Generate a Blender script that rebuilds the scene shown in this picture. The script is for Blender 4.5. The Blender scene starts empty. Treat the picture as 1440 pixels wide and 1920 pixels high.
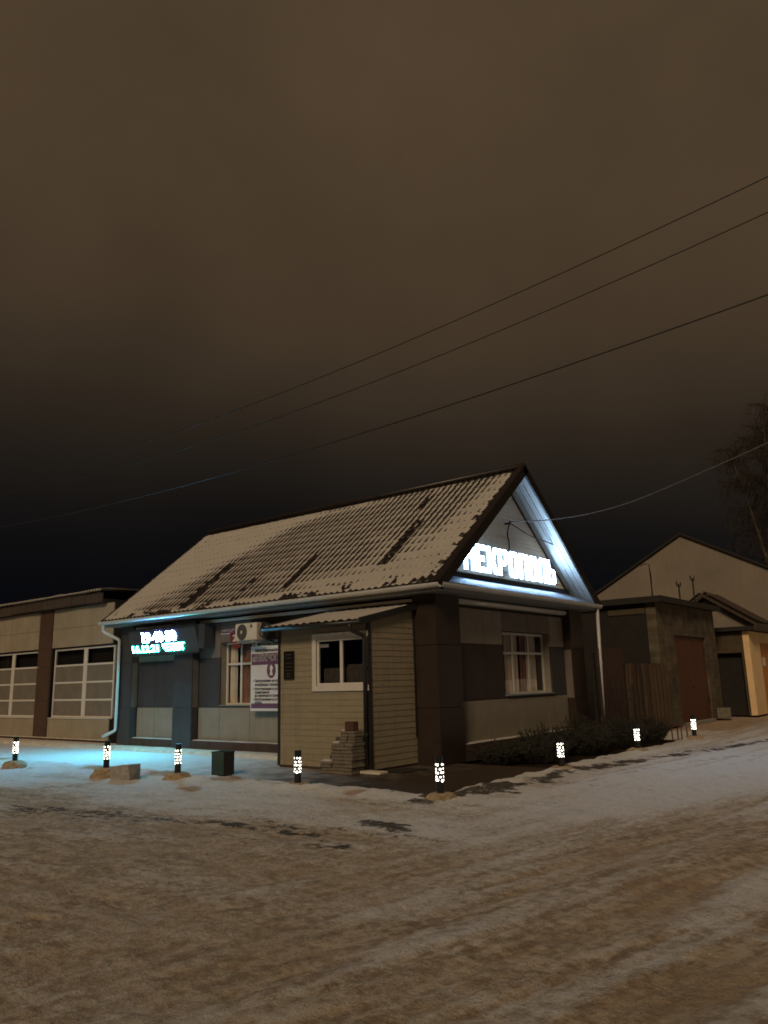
import bpy, bmesh, math, random
import numpy as np
from mathutils import Vector, Matrix
random.seed(7); rng = np.random.default_rng(7)
S = bpy.context.scene
COL = S.collection

# ---------------------------------------------------------------- camera
F_PX, H_EYE = 1450.0, 1.65
CAM = Vector((9.0729, -13.061, H_EYE))
FWD = Vector((-0.60700, 0.76528, 0.21422)).normalized()
UPW = Vector((0, 0, 1))
ROLL = math.radians(-1.463)
r0 = FWD.cross(UPW).normalized(); u0 = r0.cross(FWD).normalized()
RIGHT = (r0 * math.cos(ROLL) + u0 * math.sin(ROLL)).normalized()
UP = RIGHT.cross(FWD).normalized()
cd = bpy.data.cameras.new('camera'); cam = bpy.data.objects.new('camera', cd); COL.objects.link(cam)
cam.matrix_world = Matrix(((RIGHT.x, UP.x, -FWD.x, CAM.x), (RIGHT.y, UP.y, -FWD.y, CAM.y), (RIGHT.z, UP.z, -FWD.z, CAM.z), (0, 0, 0, 1)))
cd.sensor_fit = 'HORIZONTAL'; cd.sensor_width = 36; cd.lens = 36 * F_PX / 1440
cd.clip_start = 0.05; cd.clip_end = 3000
S.camera = cam
def at(px, py, axis, val):
    d = FWD * F_PX + RIGHT * (px - 720) - UP * (py - 960)
    t = (val - CAM[axis]) / d[axis]
    return CAM + d * t

# ---------------------------------------------------------------- world: night overcast lit from the town below
W = bpy.data.worlds.new('World'); S.world = W; W.use_nodes = True
nt = W.node_tree; nt.nodes.clear()
out = nt.nodes.new('ShaderNodeOutputWorld'); bg = nt.nodes.new('ShaderNodeBackground'); bg.inputs['Strength'].default_value = 1.0
tc = nt.nodes.new('ShaderNodeTexCoord'); sx = nt.nodes.new('ShaderNodeSeparateXYZ'); rp = nt.nodes.new('ShaderNodeValToRGB')
nz = nt.nodes.new('ShaderNodeTexNoise'); nz.inputs['Scale'].default_value = 1.6; nz.inputs['Detail'].default_value = 2
ma = nt.nodes.new('ShaderNodeMath'); ma.operation = 'MULTIPLY_ADD'; ma.inputs[1].default_value = 0.10; 
ad = nt.nodes.new('ShaderNodeMath'); ad.operation = 'ADD'; ad.inputs[1].default_value = -0.05
L = nt.links
L.new(tc.outputs['Generated'], sx.inputs[0]); L.new(tc.outputs['Generated'], nz.inputs['Vector'])
tl = nt.nodes.new('ShaderNodeVectorMath'); tl.operation = 'DOT_PRODUCT'; tl.inputs[1].default_value = (.055, .040, 1.0); L.new(tc.outputs['Generated'], tl.inputs[0])   # the town's glow is a little stronger towards one side
L.new(nz.outputs['Fac'], ma.inputs[0]); L.new(tl.outputs['Value'], ma.inputs[2]); L.new(ma.outputs[0], ad.inputs[0]); L.new(ad.outputs[0], rp.inputs[0])
stops = [(0.0, (.0016, .0019, .0031)), (.12, (.0024, .0026, .0036)), (.20, (.0068, .0060, .0056)), (.27, (.0165, .0126, .0092)),
         (.34, (.0305, .0213, .0137)), (.43, (.0550, .0365, .0212)), (.56, (.0680, .0440, .0246)), (.75, (.0740, .0490, .0275)), (1.0, (.0780, .0515, .0290))]
rp.color_ramp.interpolation = 'B_SPLINE'
e = rp.color_ramp.elements
while len(e) < len(stops): e.new(0.5)
for i, (p, c) in enumerate(stops): e[i].position = p; e[i].color = (*c, 1)
nz2 = nt.nodes.new('ShaderNodeTexNoise'); nz2.inputs['Scale'].default_value = 3.2; nz2.inputs['Detail'].default_value = 5; nz2.inputs['Roughness'].default_value = .55; L.new(tc.outputs['Generated'], nz2.inputs['Vector'])
mr2 = nt.nodes.new('ShaderNodeMapRange'); mr2.inputs[1].default_value = .3; mr2.inputs[2].default_value = .7; mr2.inputs[3].default_value = .88; mr2.inputs[4].default_value = 1.12; L.new(nz2.outputs['Fac'], mr2.inputs[0])
vs2 = nt.nodes.new('ShaderNodeVectorMath'); vs2.operation = 'SCALE'; L.new(rp.outputs[0], vs2.inputs[0]); L.new(mr2.outputs[0], vs2.inputs['Scale'])
L.new(vs2.outputs[0], bg.inputs[0]); L.new(bg.outputs[0], out.inputs[0])

# ---------------------------------------------------------------- the warm, soft light of the street
sd = bpy.data.lights.new('sun', 'SUN'); sun = bpy.data.objects.new('sun', sd); COL.objects.link(sun)
sd.energy = 1.3; sd.angle = math.radians(14); sd.color = (1.0, 0.77, 0.51)
az, el = math.radians(21), math.radians(33)
to_sun = Vector((math.sin(az) * math.cos(el), -math.cos(az) * math.cos(el), math.sin(el)))
sun.rotation_euler = to_sun.to_track_quat('Z', 'Y').to_euler(); sun.location = (0, -30, 25)
S.view_settings.view_transform = 'Standard'; S.view_settings.look = 'None'
S.view_settings.exposure = 0; S.view_settings.gamma = 1
S.render.engine = 'CYCLES'

# ---------------------------------------------------------------- materials
MATS = {}
def mat(name, col, rough=.7, metal=0., var=.25, scale=6., bump=.0, bscale=40., spec=.5, stretch=None, streak=0.):
    m = bpy.data.materials.new(name); m.use_nodes = True; n = m.node_tree.nodes; l = m.node_tree.links
    b = n['Principled BSDF']; b.inputs['Roughness'].default_value = rough; b.inputs['Metallic'].default_value = metal
    b.inputs['Specular IOR Level'].default_value = spec
    g = n.new('ShaderNodeNewGeometry'); mp = n.new('ShaderNodeMapping'); l.new(g.outputs['Position'], mp.inputs[0])
    if stretch: mp.inputs['Scale'].default_value = stretch
    t = n.new('ShaderNodeTexNoise'); t.inputs['Scale'].default_value = scale; t.inputs['Detail'].default_value = 6; t.inputs['Roughness'].default_value = .62
    l.new(mp.outputs[0], t.inputs['Vector'])
    r = n.new('ShaderNodeMapRange'); r.inputs[1].default_value = .3; r.inputs[2].default_value = .7; r.inputs[3].default_value = 1 - var; r.inputs[4].default_value = 1 + var
    l.new(t.outputs['Fac'], r.inputs[0])
    mx = n.new('ShaderNodeVectorMath'); mx.operation = 'SCALE'; mx.inputs[0].default_value = col; l.new(r.outputs[0], mx.inputs['Scale'])
    last = mx.outputs[0]
    if streak:
        mp2 = n.new('ShaderNodeMapping'); mp2.inputs['Scale'].default_value = (9, 9, .7); l.new(g.outputs['Position'], mp2.inputs[0])
        t2 = n.new('ShaderNodeTexNoise'); t2.inputs['Scale'].default_value = 1.3; t2.inputs['Detail'].default_value = 4; l.new(mp2.outputs[0], t2.inputs['Vector'])
        r2 = n.new('ShaderNodeMapRange'); r2.inputs[1].default_value = .5; r2.inputs[2].default_value = .75; r2.inputs[3].default_value = 1; r2.inputs[4].default_value = 1 - streak; l.new(t2.outputs['Fac'], r2.inputs[0])
        m2 = n.new('ShaderNodeVectorMath'); m2.operation = 'SCALE'; l.new(last, m2.inputs[0]); l.new(r2.outputs[0], m2.inputs['Scale']); last = m2.outputs[0]
    l.new(last, b.inputs['Base Color'])
    rr = n.new('ShaderNodeMapRange'); rr.inputs[3].default_value = max(.05, rough - .1); rr.inputs[4].default_value = min(1, rough + .1); l.new(t.outputs['Fac'], rr.inputs[0]); l.new(rr.outputs[0], b.inputs['Roughness'])
    if bump:
        tb = n.new('ShaderNodeTexNoise'); tb.inputs['Scale'].default_value = bscale; tb.inputs['Detail'].default_value = 4; l.new(mp.outputs[0], tb.inputs['Vector'])
        bp = n.new('ShaderNodeBump'); bp.inputs['Strength'].default_value = bump; bp.inputs['Distance'].default_value = .02; l.new(tb.outputs['Fac'], bp.inputs['Height']); l.new(bp.outputs[0], b.inputs['Normal'])
    MATS[name] = m; return m
def emit(name, col, strength):
    m = bpy.data.materials.new(name); m.use_nodes = True; b = m.node_tree.nodes['Principled BSDF']
    b.inputs['Base Color'].default_value = (*[min(1, c * .5) for c in col], 1)
    b.inputs['Emission Color'].default_value = (*col, 1); b.inputs['Emission Strength'].default_value = strength
    MATS[name] = m
def glass(name, tint=(.5, .5, .48)):
    m = bpy.data.materials.new(name); m.use_nodes = True; n = m.node_tree.nodes; l = m.node_tree.links; n.clear()
    o = n.new('ShaderNodeOutputMaterial'); mx = n.new('ShaderNodeMixShader'); t = n.new('ShaderNodeBsdfTransparent'); g = n.new('ShaderNodeBsdfGlossy')
    lw_ = n.new('ShaderNodeLayerWeight'); lw_.inputs['Blend'].default_value = .5
    pw = n.new('ShaderNodeMath'); pw.operation = 'POWER'; pw.inputs[1].default_value = 5; l.new(lw_.outputs['Facing'], pw.inputs[0])
    fr = n.new('ShaderNodeMath'); fr.operation = 'MULTIPLY_ADD'; fr.inputs[1].default_value = .85; fr.inputs[2].default_value = .07; l.new(pw.outputs[0], fr.inputs[0])
    t.inputs[0].default_value = (*tint, 1); g.inputs['Roughness'].default_value = .02; g.inputs[0].default_value = (.9, .9, .9, 1)
    ge = n.new('ShaderNodeNewGeometry'); tn = n.new('ShaderNodeTexNoise'); tn.inputs['Scale'].default_value = 1.4; l.new(ge.outputs['Position'], tn.inputs['Vector'])
    bp = n.new('ShaderNodeBump'); bp.inputs['Strength'].default_value = .05; bp.inputs['Distance'].default_value = .03; l.new(tn.outputs['Fac'], bp.inputs['Height']); l.new(bp.outputs[0], g.inputs['Normal'])
    l.new(fr.outputs[0], mx.inputs[0]); l.new(t.outputs[0], mx.inputs[1]); l.new(g.outputs[0], mx.inputs[2]); l.new(mx.outputs[0], o.inputs[0]); MATS[name] = m

mat('core_dark', (.030, .024, .020), .9)
mat('panel_brown', (.034, .021, .0155), .45, var=.18, scale=3, bump=.1, streak=.15)
mat('panel_grey', (.048, .044, .045), .5, var=.15, scale=3, streak=.2)
mat('panel_cream', (.255, .222, .172), .55, var=.12, scale=3, streak=.14)
mat('panel_taupe', (.16, .132, .108), .55, var=.14, scale=3, streak=.14)
mat('plinth_brown', (.055, .033, .026), .8, var=.3, scale=4)
mat('siding_cream', (.290, .243, .162), .5, var=.10, scale=2.5, bump=.25, bscale=60, stretch=(1, 1, 6), streak=.22)
mat('gable_siding', (.76, .71, .60), .5, var=.08, scale=2)
mat('trim_black', (.020, .019, .019), .45, var=.3)
mat('roof_dark', (.013, .008, .007), .45, var=.35, scale=5)
mat('white_metal', (.50, .50, .49), .35, var=.10, scale=3)
mat('soffit_white', (.40, .42, .43), .42, var=.08, scale=3)
mat('pvc_white', (.62, .58, .53), .4, var=.06)
mat('snow', (.46, .425, .39), .85, var=.06, scale=3, bump=.35, bscale=25)
mat('snow_dirty', (.56, .49, .40), .9, var=.25, scale=6, bump=.5, bscale=30)
mat('zinc', (.26, .29, .34), .42, metal=.85, var=.15, scale=8)
mat('fascia_grey', (.22, .23, .23), .5, var=.12)
mat('frost', (.19, .165, .135), .18, var=.14, scale=2.2)
mat('curtain', (.80, .68, .57), .9, var=.15, scale=5)
mat('curtain_red', (.34, .17, .13), .9, var=.2, scale=5)
mat('net_curtain', (.16, .135, .11), .9, var=.25, scale=8)
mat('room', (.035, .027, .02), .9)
glass('glass', (.92, .92, .90)); glass('glass_dark', (.78, .78, .78))
mat('left_cream', (.315, .265, .190), .6, var=.12, scale=2, streak=.2)
mat('left_brown', (.075, .042, .026), .6, var=.2, scale=3)
mat('old_wood', (.060, .040, .028), .85, var=.5, scale=3, stretch=(4, 4, .5), bump=.4)
mat('slate', (.20, .19, .18), .9, var=.3, scale=8)
mat('bollard_black', (.012, .012, .013), .35, var=.2)
mat('concrete_tan', (.33, .25, .155), .92, var=.4, scale=14, bump=.8, bscale=45)
mat('concrete_grey', (.30, .28, .25), .92, var=.3, scale=10, bump=.6, bscale=50)
mat('bin_green', (.020, .044, .034), .5, var=.25, scale=6)
mat('slab_grey', (.165, .138, .106), .9, var=.3, scale=10, bump=.5)
mat('brick_red', (.085, .036, .022), .9, var=.3, scale=14, bump=.5)
mat('stone_dark', (.06, .05, .042), .7, var=.4, scale=12)
mat('plaque_black', (.012, .011, .010), .25, var=.2)
mat('plaque_gold', (.07, .055, .03), .4, metal=.3)
mat('sign_maroon', (.16, .028, .026), .4, var=.1)
mat('sign_white', (.70, .68, .66), .4, var=.05)
mat('banner_white', (.66, .65, .66), .45, var=.05, scale=2)
mat('banner_purple', (.135, .06, .115), .45, var=.08)
mat('banner_ink', (.03, .028, .034), .5)
mat('ac_white', (.62, .57, .49), .45, var=.08)
mat('ac_grille', (.085, .080, .076), .5, var=.1)
mat('ac_green', (.02, .09, .03), .4)
mat('cable_black', (.012, .012, .012), .6)
mat('cable_light', (.10, .10, .105), .6)
mat('iron', (.018, .013, .011), .6, var=.3)
mat('fence_brown', (.050, .024, .015), .7, var=.35, scale=3, stretch=(5, 5, .6))
mat('fence_tan', (.085, .050, .024), .42, var=.4, scale=3, stretch=(5, 5, .6))
mat('wall_shade_tone', (.017, .014, .012), .9, var=.4, scale=3, bump=.5, bscale=12)  # shade on the walls turned from the lamp, put into the colour
mat('rust_door', (.105, .034, .015), .6, var=.22, scale=2.5, streak=.3)
mat('plaster_shade_tone', (.075, .054, .028), .9, var=.3, scale=2, streak=.3)  # shaded copy of the garage plaster
mat('plaster_lit_tone', (.80, .56, .30), .85, var=.08, scale=2)  # lit copy of the same plaster, warm lamplight in its colour
mat('orange_door', (.50, .20, .045), .6, var=.15, scale=3)
mat('felt', (.022, .018, .016), .9, var=.3)
mat('white_wall', (.230, .192, .148), .9, var=.2, scale=.35, streak=.14)
mat('birch_bark', (.095, .072, .055), .85, var=.4, scale=3, stretch=(1, 1, 4))
mat('twig', (.040, .028, .022), .9, var=.3)
mat('shrub', (.024, .018, .013), .9, var=.4, scale=12)
mat('shrub_leaf', (.020, .019, .011), .85, var=.45, scale=10)
mat('pole_wood', (.12, .09, .065), .9, var=.3, stretch=(6, 6, .5))
mat('led_box', (.050, .055, .065), .4, var=.15)
mat('patch_black', (.014, .012, .011), .9)
mat('rust_red', (.085, .03, .02), .7, var=.3)
emit('letter_light', (.46, .71, 1.0), 36)
emit('letter_glow', (.50, .75, 1.0), .9)
mat('letter_side', (.55, .58, .62), .5)
emit('led_violet', (.16, .34, 1.0), 430)
emit('led_green', (.02, 1.0, .74), 290)
emit('led_violet_side', (.30, .25, 1.0), 5)
emit('led_green_side', (.02, 1.0, .45), 4)
emit('lamp_warm', (1.0, .95, .78), 7.0)

# garage blocks: brick pattern too far to pick apart
def block_mat(name, c1, c2, cm, sx_, sy_, axis):
    m = bpy.data.materials.new(name); m.use_nodes = True; n = m.node_tree.nodes; l = m.node_tree.links; b = n['Principled BSDF']; b.inputs['Roughness'].default_value = .92
    g = n.new('ShaderNodeNewGeometry'); s = n.new('ShaderNodeSeparateXYZ'); c = n.new('ShaderNodeCombineXYZ'); l.new(g.outputs['Position'], s.inputs[0])
    l.new(s.outputs[axis], c.inputs[0]); l.new(s.outputs['Z'], c.inputs[1])
    br = n.new('ShaderNodeTexBrick'); br.inputs['Scale'].default_value = 1; br.inputs['Brick Width'].default_value = sx_; br.inputs['Row Height'].default_value = sy_; br.inputs['Mortar Size'].default_value = .012
    br.inputs['Color1'].default_value = (*c1, 1); br.inputs['Color2'].default_value = (*c2, 1); br.inputs['Mortar'].default_value = (*cm, 1); l.new(c.outputs[0], br.inputs['Vector'])
    t = n.new('ShaderNodeTexNoise'); t.inputs['Scale'].default_value = 1.8; t.inputs['Detail'].default_value = 6; l.new(g.outputs['Position'], t.inputs['Vector'])
    r = n.new('ShaderNodeMapRange'); r.inputs[1].default_value = .3; r.inputs[2].default_value = .7; r.inputs[3].default_value = .5; r.inputs[4].default_value = 1.45; l.new(t.outputs['Fac'], r.inputs[0])
    mx = n.new('ShaderNodeVectorMath'); mx.operation = 'SCALE'; l.new(br.outputs['Color'], mx.inputs[0]); l.new(r.outputs[0], mx.inputs['Scale']); l.new(mx.outputs[0], b.inputs['Base Color'])
    bp = n.new('ShaderNodeBump'); bp.inputs['Strength'].default_value = .6; bp.inputs['Distance'].default_value = .02; l.new(br.outputs['Fac'], bp.inputs['Height']); bp.invert = True; l.new(bp.outputs[0], b.inputs['Normal']); MATS[name] = m
block_mat('blocks', (.105, .080, .048), (.072, .054, .031), (.11, .092, .062), .4, .2, 'Y')

# ---------------------------------------------------------------- mesh helpers
ORG = {}
class MB:
    def __init__(s): s.v = []; s.f = []
    def add(s, vs, fs):
        o = len(s.v); s.v += [tuple(p) for p in vs]; s.f += [tuple(i + o for i in f) for f in fs]; return s
    def box(s, x0, x1, y0, y1, z0, z1):
        x0, x1 = sorted((x0, x1)); y0, y1 = sorted((y0, y1)); z0, z1 = sorted((z0, z1))
        return s.add([(x0,y0,z0),(x1,y0,z0),(x1,y1,z0),(x0,y1,z0),(x0,y0,z1),(x1,y0,z1),(x1,y1,z1),(x0,y1,z1)],
                     [(0,3,2,1),(4,5,6,7),(0,1,5,4),(1,2,6,5),(2,3,7,6),(3,0,4,7)])
    def obox(s, c, ax, ay, az, hx, hy, hz):   # oriented box
        c = Vector(c); P = []
        for z in (-1, 1):
            for x, y in ((-1,-1),(1,-1),(1,1),(-1,1)): P.append(c + ax*hx*x + ay*hy*y + az*hz*z)
        return s.add(P, [(0,3,2,1),(4,5,6,7),(0,1,5,4),(1,2,6,5),(2,3,7,6),(3,0,4,7)])
    def prism(s, poly, mapf, d0, d1):         # poly 2D, mapf(u,v,d)->xyz
        n = len(poly); a = [mapf(u, v, d0) for u, v in poly]; b = [mapf(u, v, d1) for u, v in poly]
        return s.add(a + b, [tuple(range(n))[::-1], tuple(range(n, 2*n))] + [(i, (i+1) % n, n+(i+1) % n, n+i) for i in range(n)])
    def tube(s, pts, r, seg=8, cap=True):
        pts = [Vector(p) for p in pts]; n = len(pts); rs = r if isinstance(r, (list, tuple)) else [r]*n
        V = []; up = None
        for i, p in enumerate(pts):
            t = (pts[min(i+1, n-1)] - pts[max(i-1, 0)]).normalized()
            if up is None: up = t.orthogonal().normalized()
            up = (up - t*up.dot(t)).normalized(); bi = t.cross(up)
            for k in range(seg):
                a = 2*math.pi*k/seg; V.append(p + (up*math.cos(a) + bi*math.sin(a))*rs[i])
        Fs = [(i*seg+k, i*seg+(k+1) % seg, (i+1)*seg+(k+1) % seg, (i+1)*seg+k) for i in range(n-1) for k in range(seg)]
        if cap: Fs += [tuple(range(seg))[::-1], tuple(range((n-1)*seg, n*seg))]
        return s.add(V, Fs)
    def lathe(s, c, prof, seg=20, squash=1.):
        c = Vector(c); n = len(prof); V = [c + Vector((r*math.cos(2*math.pi*k/seg), r*math.sin(2*math.pi*k/seg)*squash, z)) for r, z in prof for k in range(seg)]
        Fs = [(i*seg+k, i*seg+(k+1) % seg, (i+1)*seg+(k+1) % seg, (i+1)*seg+k) for i in range(n-1) for k in range(seg)]
        return s.add(V, Fs + [tuple(range(seg))[::-1], tuple(range((n-1)*seg, n*seg))])
    def build(s, name, m, parent=None, loc=None, smooth=False, bevel=0):
        me = bpy.data.meshes.new(name); o = bpy.data.objects.new(name, me); COL.objects.link(o)
        if parent is not None: org = ORG[parent.name]
        elif loc is not None: org = Vector(loc)
        else:
            A = np.array(s.v); org = Vector(((A[:,0].min()+A[:,0].max())/2, (A[:,1].min()+A[:,1].max())/2, A[:,2].min()))
        me.from_pydata([(p[0]-org[0], p[1]-org[1], p[2]-org[2]) for p in s.v], [], s.f)
        bm = bmesh.new(); bm.from_mesh(me); bmesh.ops.recalc_face_normals(bm, faces=bm.faces); bm.to_mesh(me); bm.free()
        me.materials.append(MATS[m])
        if smooth: me.polygons.foreach_set('use_smooth', [True]*len(me.polygons))
        if parent is not None: o.parent = parent
        else: o.location = org
        ORG[o.name] = org
        if bevel:
            b = o.modifiers.new('bevel', 'BEVEL'); b.width = bevel; b.segments = 1; b.limit_method = 'ANGLE'
        return o
def empty(name, loc):
    o = bpy.data.objects.new(name, None); COL.objects.link(o); o.location = loc; o.empty_display_size = .2; ORG[o.name] = Vector(loc); return o
def tag(o, label=None, cat=None, group=None, kind=None):
    if label: o['label'] = label
    if cat: o['category'] = cat
    if group: o['group'] = group
    if kind: o['kind'] = kind
    return o
def copy_tree(o, loc, label=None):
    c = o.copy(); COL.objects.link(c); c.location = loc; ORG[c.name] = Vector(loc)
    if label: c['label'] = label
    for ch in o.children:
        d = ch.copy(); COL.objects.link(d); d.parent = c; ORG[d.name] = Vector(loc)
        for g in ch.children:
            k = g.copy(); COL.objects.link(k); k.parent = d; ORG[k.name] = Vector(loc)
    return c
def quick(name, m, parent, *boxes, bevel=0):
    b = MB()
    for x in boxes: b.box(*x)
    return b.build(name, m, parent, bevel=bevel)
def text(name, body, size, m, parent, org, face, extrude=.002, offset=0., align='LEFT', width=None, loc=None):
    cu = bpy.data.curves.new('txt', 'FONT'); cu.body = body; cu.size = size; cu.extrude = extrude; cu.offset = offset; cu.align_x = align; cu.resolution_u = 3
    t = bpy.data.objects.new('txt', cu); COL.objects.link(t)
    me0 = bpy.data.meshes.new_from_object(t.evaluated_get(bpy.context.evaluated_depsgraph_get()))
    V = [v.co.copy() for v in me0.vertices]; Fs = [tuple(p.vertices) for p in me0.polygons]
    bpy.data.objects.remove(t); bpy.data.curves.remove(cu); bpy.data.meshes.remove(me0)
    if width and V:
        w = max(v.x for v in V) - min(v.x for v in V); k = width / w
        x0 = min(v.x for v in V)
        for v in V: v.x = (v.x - x0) * k
    o = Vector(org); b = MB()
    if face == '-Y': P = [o + Vector((v.x, -v.z, v.y)) for v in V]
    else: P = [o + Vector((v.z, v.x, v.y)) for v in V]
    b.add(P, Fs); return tag(b.build(name, m, parent, loc=loc), kind='stuff')

# numpy value noise
def vnoise(x, y, seed=0):
    xi = np.floor(x).astype(np.int64); yi = np.floor(y).astype(np.int64); xf = x - xi; yf = y - yi
    def h(a, b):
        n = (a * 374761393 + b * 668265263 + seed * 974634777) & 0x7fffffff
        n = ((n ^ (n >> 13)) * 1274126177) & 0x7fffffff
        return ((n ^ (n >> 16)) & 0xffff) / 65535.
    u = xf*xf*(3-2*xf); v = yf*yf*(3-2*yf)
    return (h(xi, yi)*(1-u) + h(xi+1, yi)*u)*(1-v) + (h(xi, yi+1)*(1-u) + h(xi+1, yi+1)*u)*v
def fbm(x, y, o=4, seed=0, g=.5):
    s = 0; a = 1; t = 0
    for i in range(o): s = s + a*vnoise(x*2**i + 17*i, y*2**i + 31*i, seed+i); t += a; a *= g
    return s / t
def sstep(a, b, x):
    t = np.clip((x - a) / (b - a), 0, 1); return t*t*(3-2*t)

# ================================================================= GROUND
def axis_coords(lo, hi, fine_lo, fine_hi, step, grow=1.12):
    c = list(np.arange(fine_lo, fine_hi + 1e-6, step)); d = step; p = fine_lo; left = []
    while p > lo: d *= grow; p -= d; left.append(p)
    d = step; p = c[-1]; right = []
    while p < hi: d *= grow; p += d; right.append(p)
    return np.array(left[::-1] + c + right)
gx = axis_coords(-500, 500, -13, 10.5, .055); gy = axis_coords(-60, 900, -11.5, -2.2, .05, 1.012)
XX, YY = np.meshgrid(gx, gy)
road = sstep(1.5, 4.5, XX + .15*YY)
# coordinates along / across the wheel tracks, turning from the forecourt (along x) into the lane (along y)
ang = math.radians(80)*road + math.radians(8)*(1-road)
AL = XX*np.cos(math.radians(78)) + YY*np.sin(math.radians(78)); AC = XX*np.sin(math.radians(78)) - YY*np.cos(math.radians(78))
BL = XX*np.cos(math.radians(5)) + YY*np.sin(math.radians(5)); BC = -XX*np.sin(math.radians(5)) + YY*np.cos(math.radians(5))
nA = fbm(AL*.35, AC*2.3, 4, 3); nB = fbm(BL*.45, BC*1.7, 4, 11)
trk = nA*road + nB*(1-road)
lump = fbm(XX*3.2, YY*3.2, 4, 21); fine = fbm(XX*11, YY*11, 2, 33); big = fbm(XX*.35, YY*.35, 3, 41)
pav = sstep(2.18, 2.02, XX) * sstep(-3.32, -3.12, YY + .10*(lump-.5)) * sstep(-15.2, -14.8, XX)     # paved forecourt + bed
inside = ((XX < 2.0) & (YY > -3.1) & (YY < .4) & (XX > -14.9))
ridge = np.exp(-((YY + 3.62)/.34)**2) * sstep(2.9, 2.2, XX) * sstep(-16, -12, XX) + np.exp(-((XX - 2.32)/.32)**2) * sstep(-3.6, -2.8, YY) * sstep(12, 9, YY)
ZZ = .035*(trk-.5) + .060*(lump-.5)*(.35+.65*np.clip(ridge*1.4 + (1-road)*.4, 0, 1)) + .028*(fine-.5)
ZZ += ridge*(.018 + .045*lump)
for (px, py, rr) in ((-10.34, -3.33, .5), (-6.43, -3.3, .55), (-4.14, -3.16, .55), (-2.5, -3.75, .5)):
    ZZ += .05*np.exp(-((XX-px)**2 + (YY-py-.15*0)**2)/rr**2*2.2)*(.6+.8*lump)
near_b = sstep(9, 12, YY) * sstep(1.2, -.2, XX)
ZZ = ZZ*(1-pav) - .06*pav
ZZ = np.where(YY > 60, ZZ*.2, ZZ)
# masks of what lies on the ground
ALc = AL + 0*AC; ACc = AC + .010*(AL+9)**2*np.where(AL < -9, -1, 1)*.6 - .25*(fbm(AL*.2, AC*.2, 2, 77)-.5)
sweep = fbm(ALc*.09+5, ACc*.95, 3, 101); thinl = fbm(ALc*.17, ACc*4.2, 3, 103); hair = fbm(ALc*.55, ACc*13, 2, 105)
lanew = sstep(4.2, 6.4, XX + .24*(YY+9.5)) * sstep(-14, -9.5, YY + 2*(XX-6))
lane_c = .29 + 1.7*(sweep-.5) + 1.15*(thinl-.5) + .55*(hair-.5) + .80*sstep(-6.5, -.8, YY - .45*(XX-4.5))  # far lane: cleaner snow, whitened further to stand for the sign's light
yard_c = .18 + .60*ridge + .62*sstep(-6.9, -5.2, YY + 1.1*(nB-.5)) + .9*(nB-.5) + .55*(lump-.5) + .6*(big-.5) + .35*(thinl-.5)
clean_lit = lane_c*lanew + yard_c*(1-lanew)
track = lambda pts, w: np.minimum.reduce([np.hypot(XX - np.clip(((XX-a[0])*(b[0]-a[0]) + (YY-a[1])*(b[1]-a[1]))/((b[0]-a[0])**2+(b[1]-a[1])**2), 0, 1)*(b[0]-a[0]) - a[0],
                 YY - np.clip(((XX-a[0])*(b[0]-a[0]) + (YY-a[1])*(b[1]-a[1]))/((b[0]-a[0])**2+(b[1]-a[1])**2), 0, 1)*(b[1]-a[1]) - a[1]) for a, b in zip(pts, pts[1:])]) / w
wig = 1 + 1.1*(fbm(XX*1.3, YY*2.6, 4, 51)-.5)*2
bare = np.exp(-(track([(1.4, -6.35), (2.3, -6.5), (3.4, -6.75)], .22)*wig)**2)*1.25
bare = np.maximum(bare, .58*np.exp(-(track([(-2.4, -7.1), (-.6, -6.9), (1.4, -6.35)], .30)*wig)**2))
bare = np.maximum(bare, .95*np.exp(-(track([(2.6, -5.45), (3.4, -5.65)], .14)*wig)**2))
bare = np.maximum(bare, 1.25*np.exp(-(track([(2.3, -3.9), (2.60, -1.4), (2.72, .9), (2.95, 3.0), (3.8, 6.8), (4.3, 9.5)], .27)*wig)**2))
bare = np.maximum(bare, .60*np.exp(-(track([(3.35, -1.0), (3.6, 1.2), (4.4, 4.5)], .10)*wig)**2))
patch = sstep(.36, .56, fbm(XX*1.7, YY*4.2, 4, 63)); bare = bare*(.45 + .75*patch)
bare = np.maximum(bare, .72*np.exp(-(track([(-2.6, -7.2), (0, -6.75), (2.0, -6.2), (4.0, -5.6)], .75))**2)*sstep(.46, .62, fbm(XX*1.5, YY*5.5, 4, 65)))
bare = np.maximum(bare, .45*sstep(.60, .80, fbm(XX*1.1, YY*3.2, 4, 61)))
light = np.exp(-(track([(6.75, -9.6), (7.08, -8.08), (7.32, -6.2), (7.5, -3.5)], .13)*wig)**2) + .55*np.exp(-(track([(5.2, -8.4), (5.75, -6.6), (6.2, -4.6), (6.4, -2)], .16)*wig)**2)
clean_lit = np.clip(clean_lit + .6*light, 0, 1.1)
ZZ += (1-pav)*(.026*(sweep-.5) + .050*(thinl-.5) + .022*(hair-.5))*lanew
sand = np.zeros_like(XX)
for (px, py, rr) in ((-4.1, -3.55, .55), (-2.0, -3.72, .48), (-1.9, -4.6, .35), (-.8, -3.5, .35), (2.25, -3.4, .3), (2.2, .8, .3), (-6.3, -3.6, .5), (-10.3, -3.6, .4), (2.0, 9.0, .5), (1.0, -3.7, .3)):
    sand = np.maximum(sand, np.exp(-((XX-px)**2 + (YY-py)**2*1.6)/rr**2*(1 + 1.5*(lump-.5))))
sand = np.maximum(sand, .55*sstep(.58, .78, fbm(XX*.9+3, YY*1.4, 4, 71)))
sand = np.maximum(sand, .8*sstep(10, 13, YY)*sstep(3.2, 1.5, XX))
soil = sstep(2.05, 1.75, XX + .3*(lump-.5)) * sstep(-.7, -.2, YY) * sstep(9.0, 8.0, YY)
ny, nx = XX.shape
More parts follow.
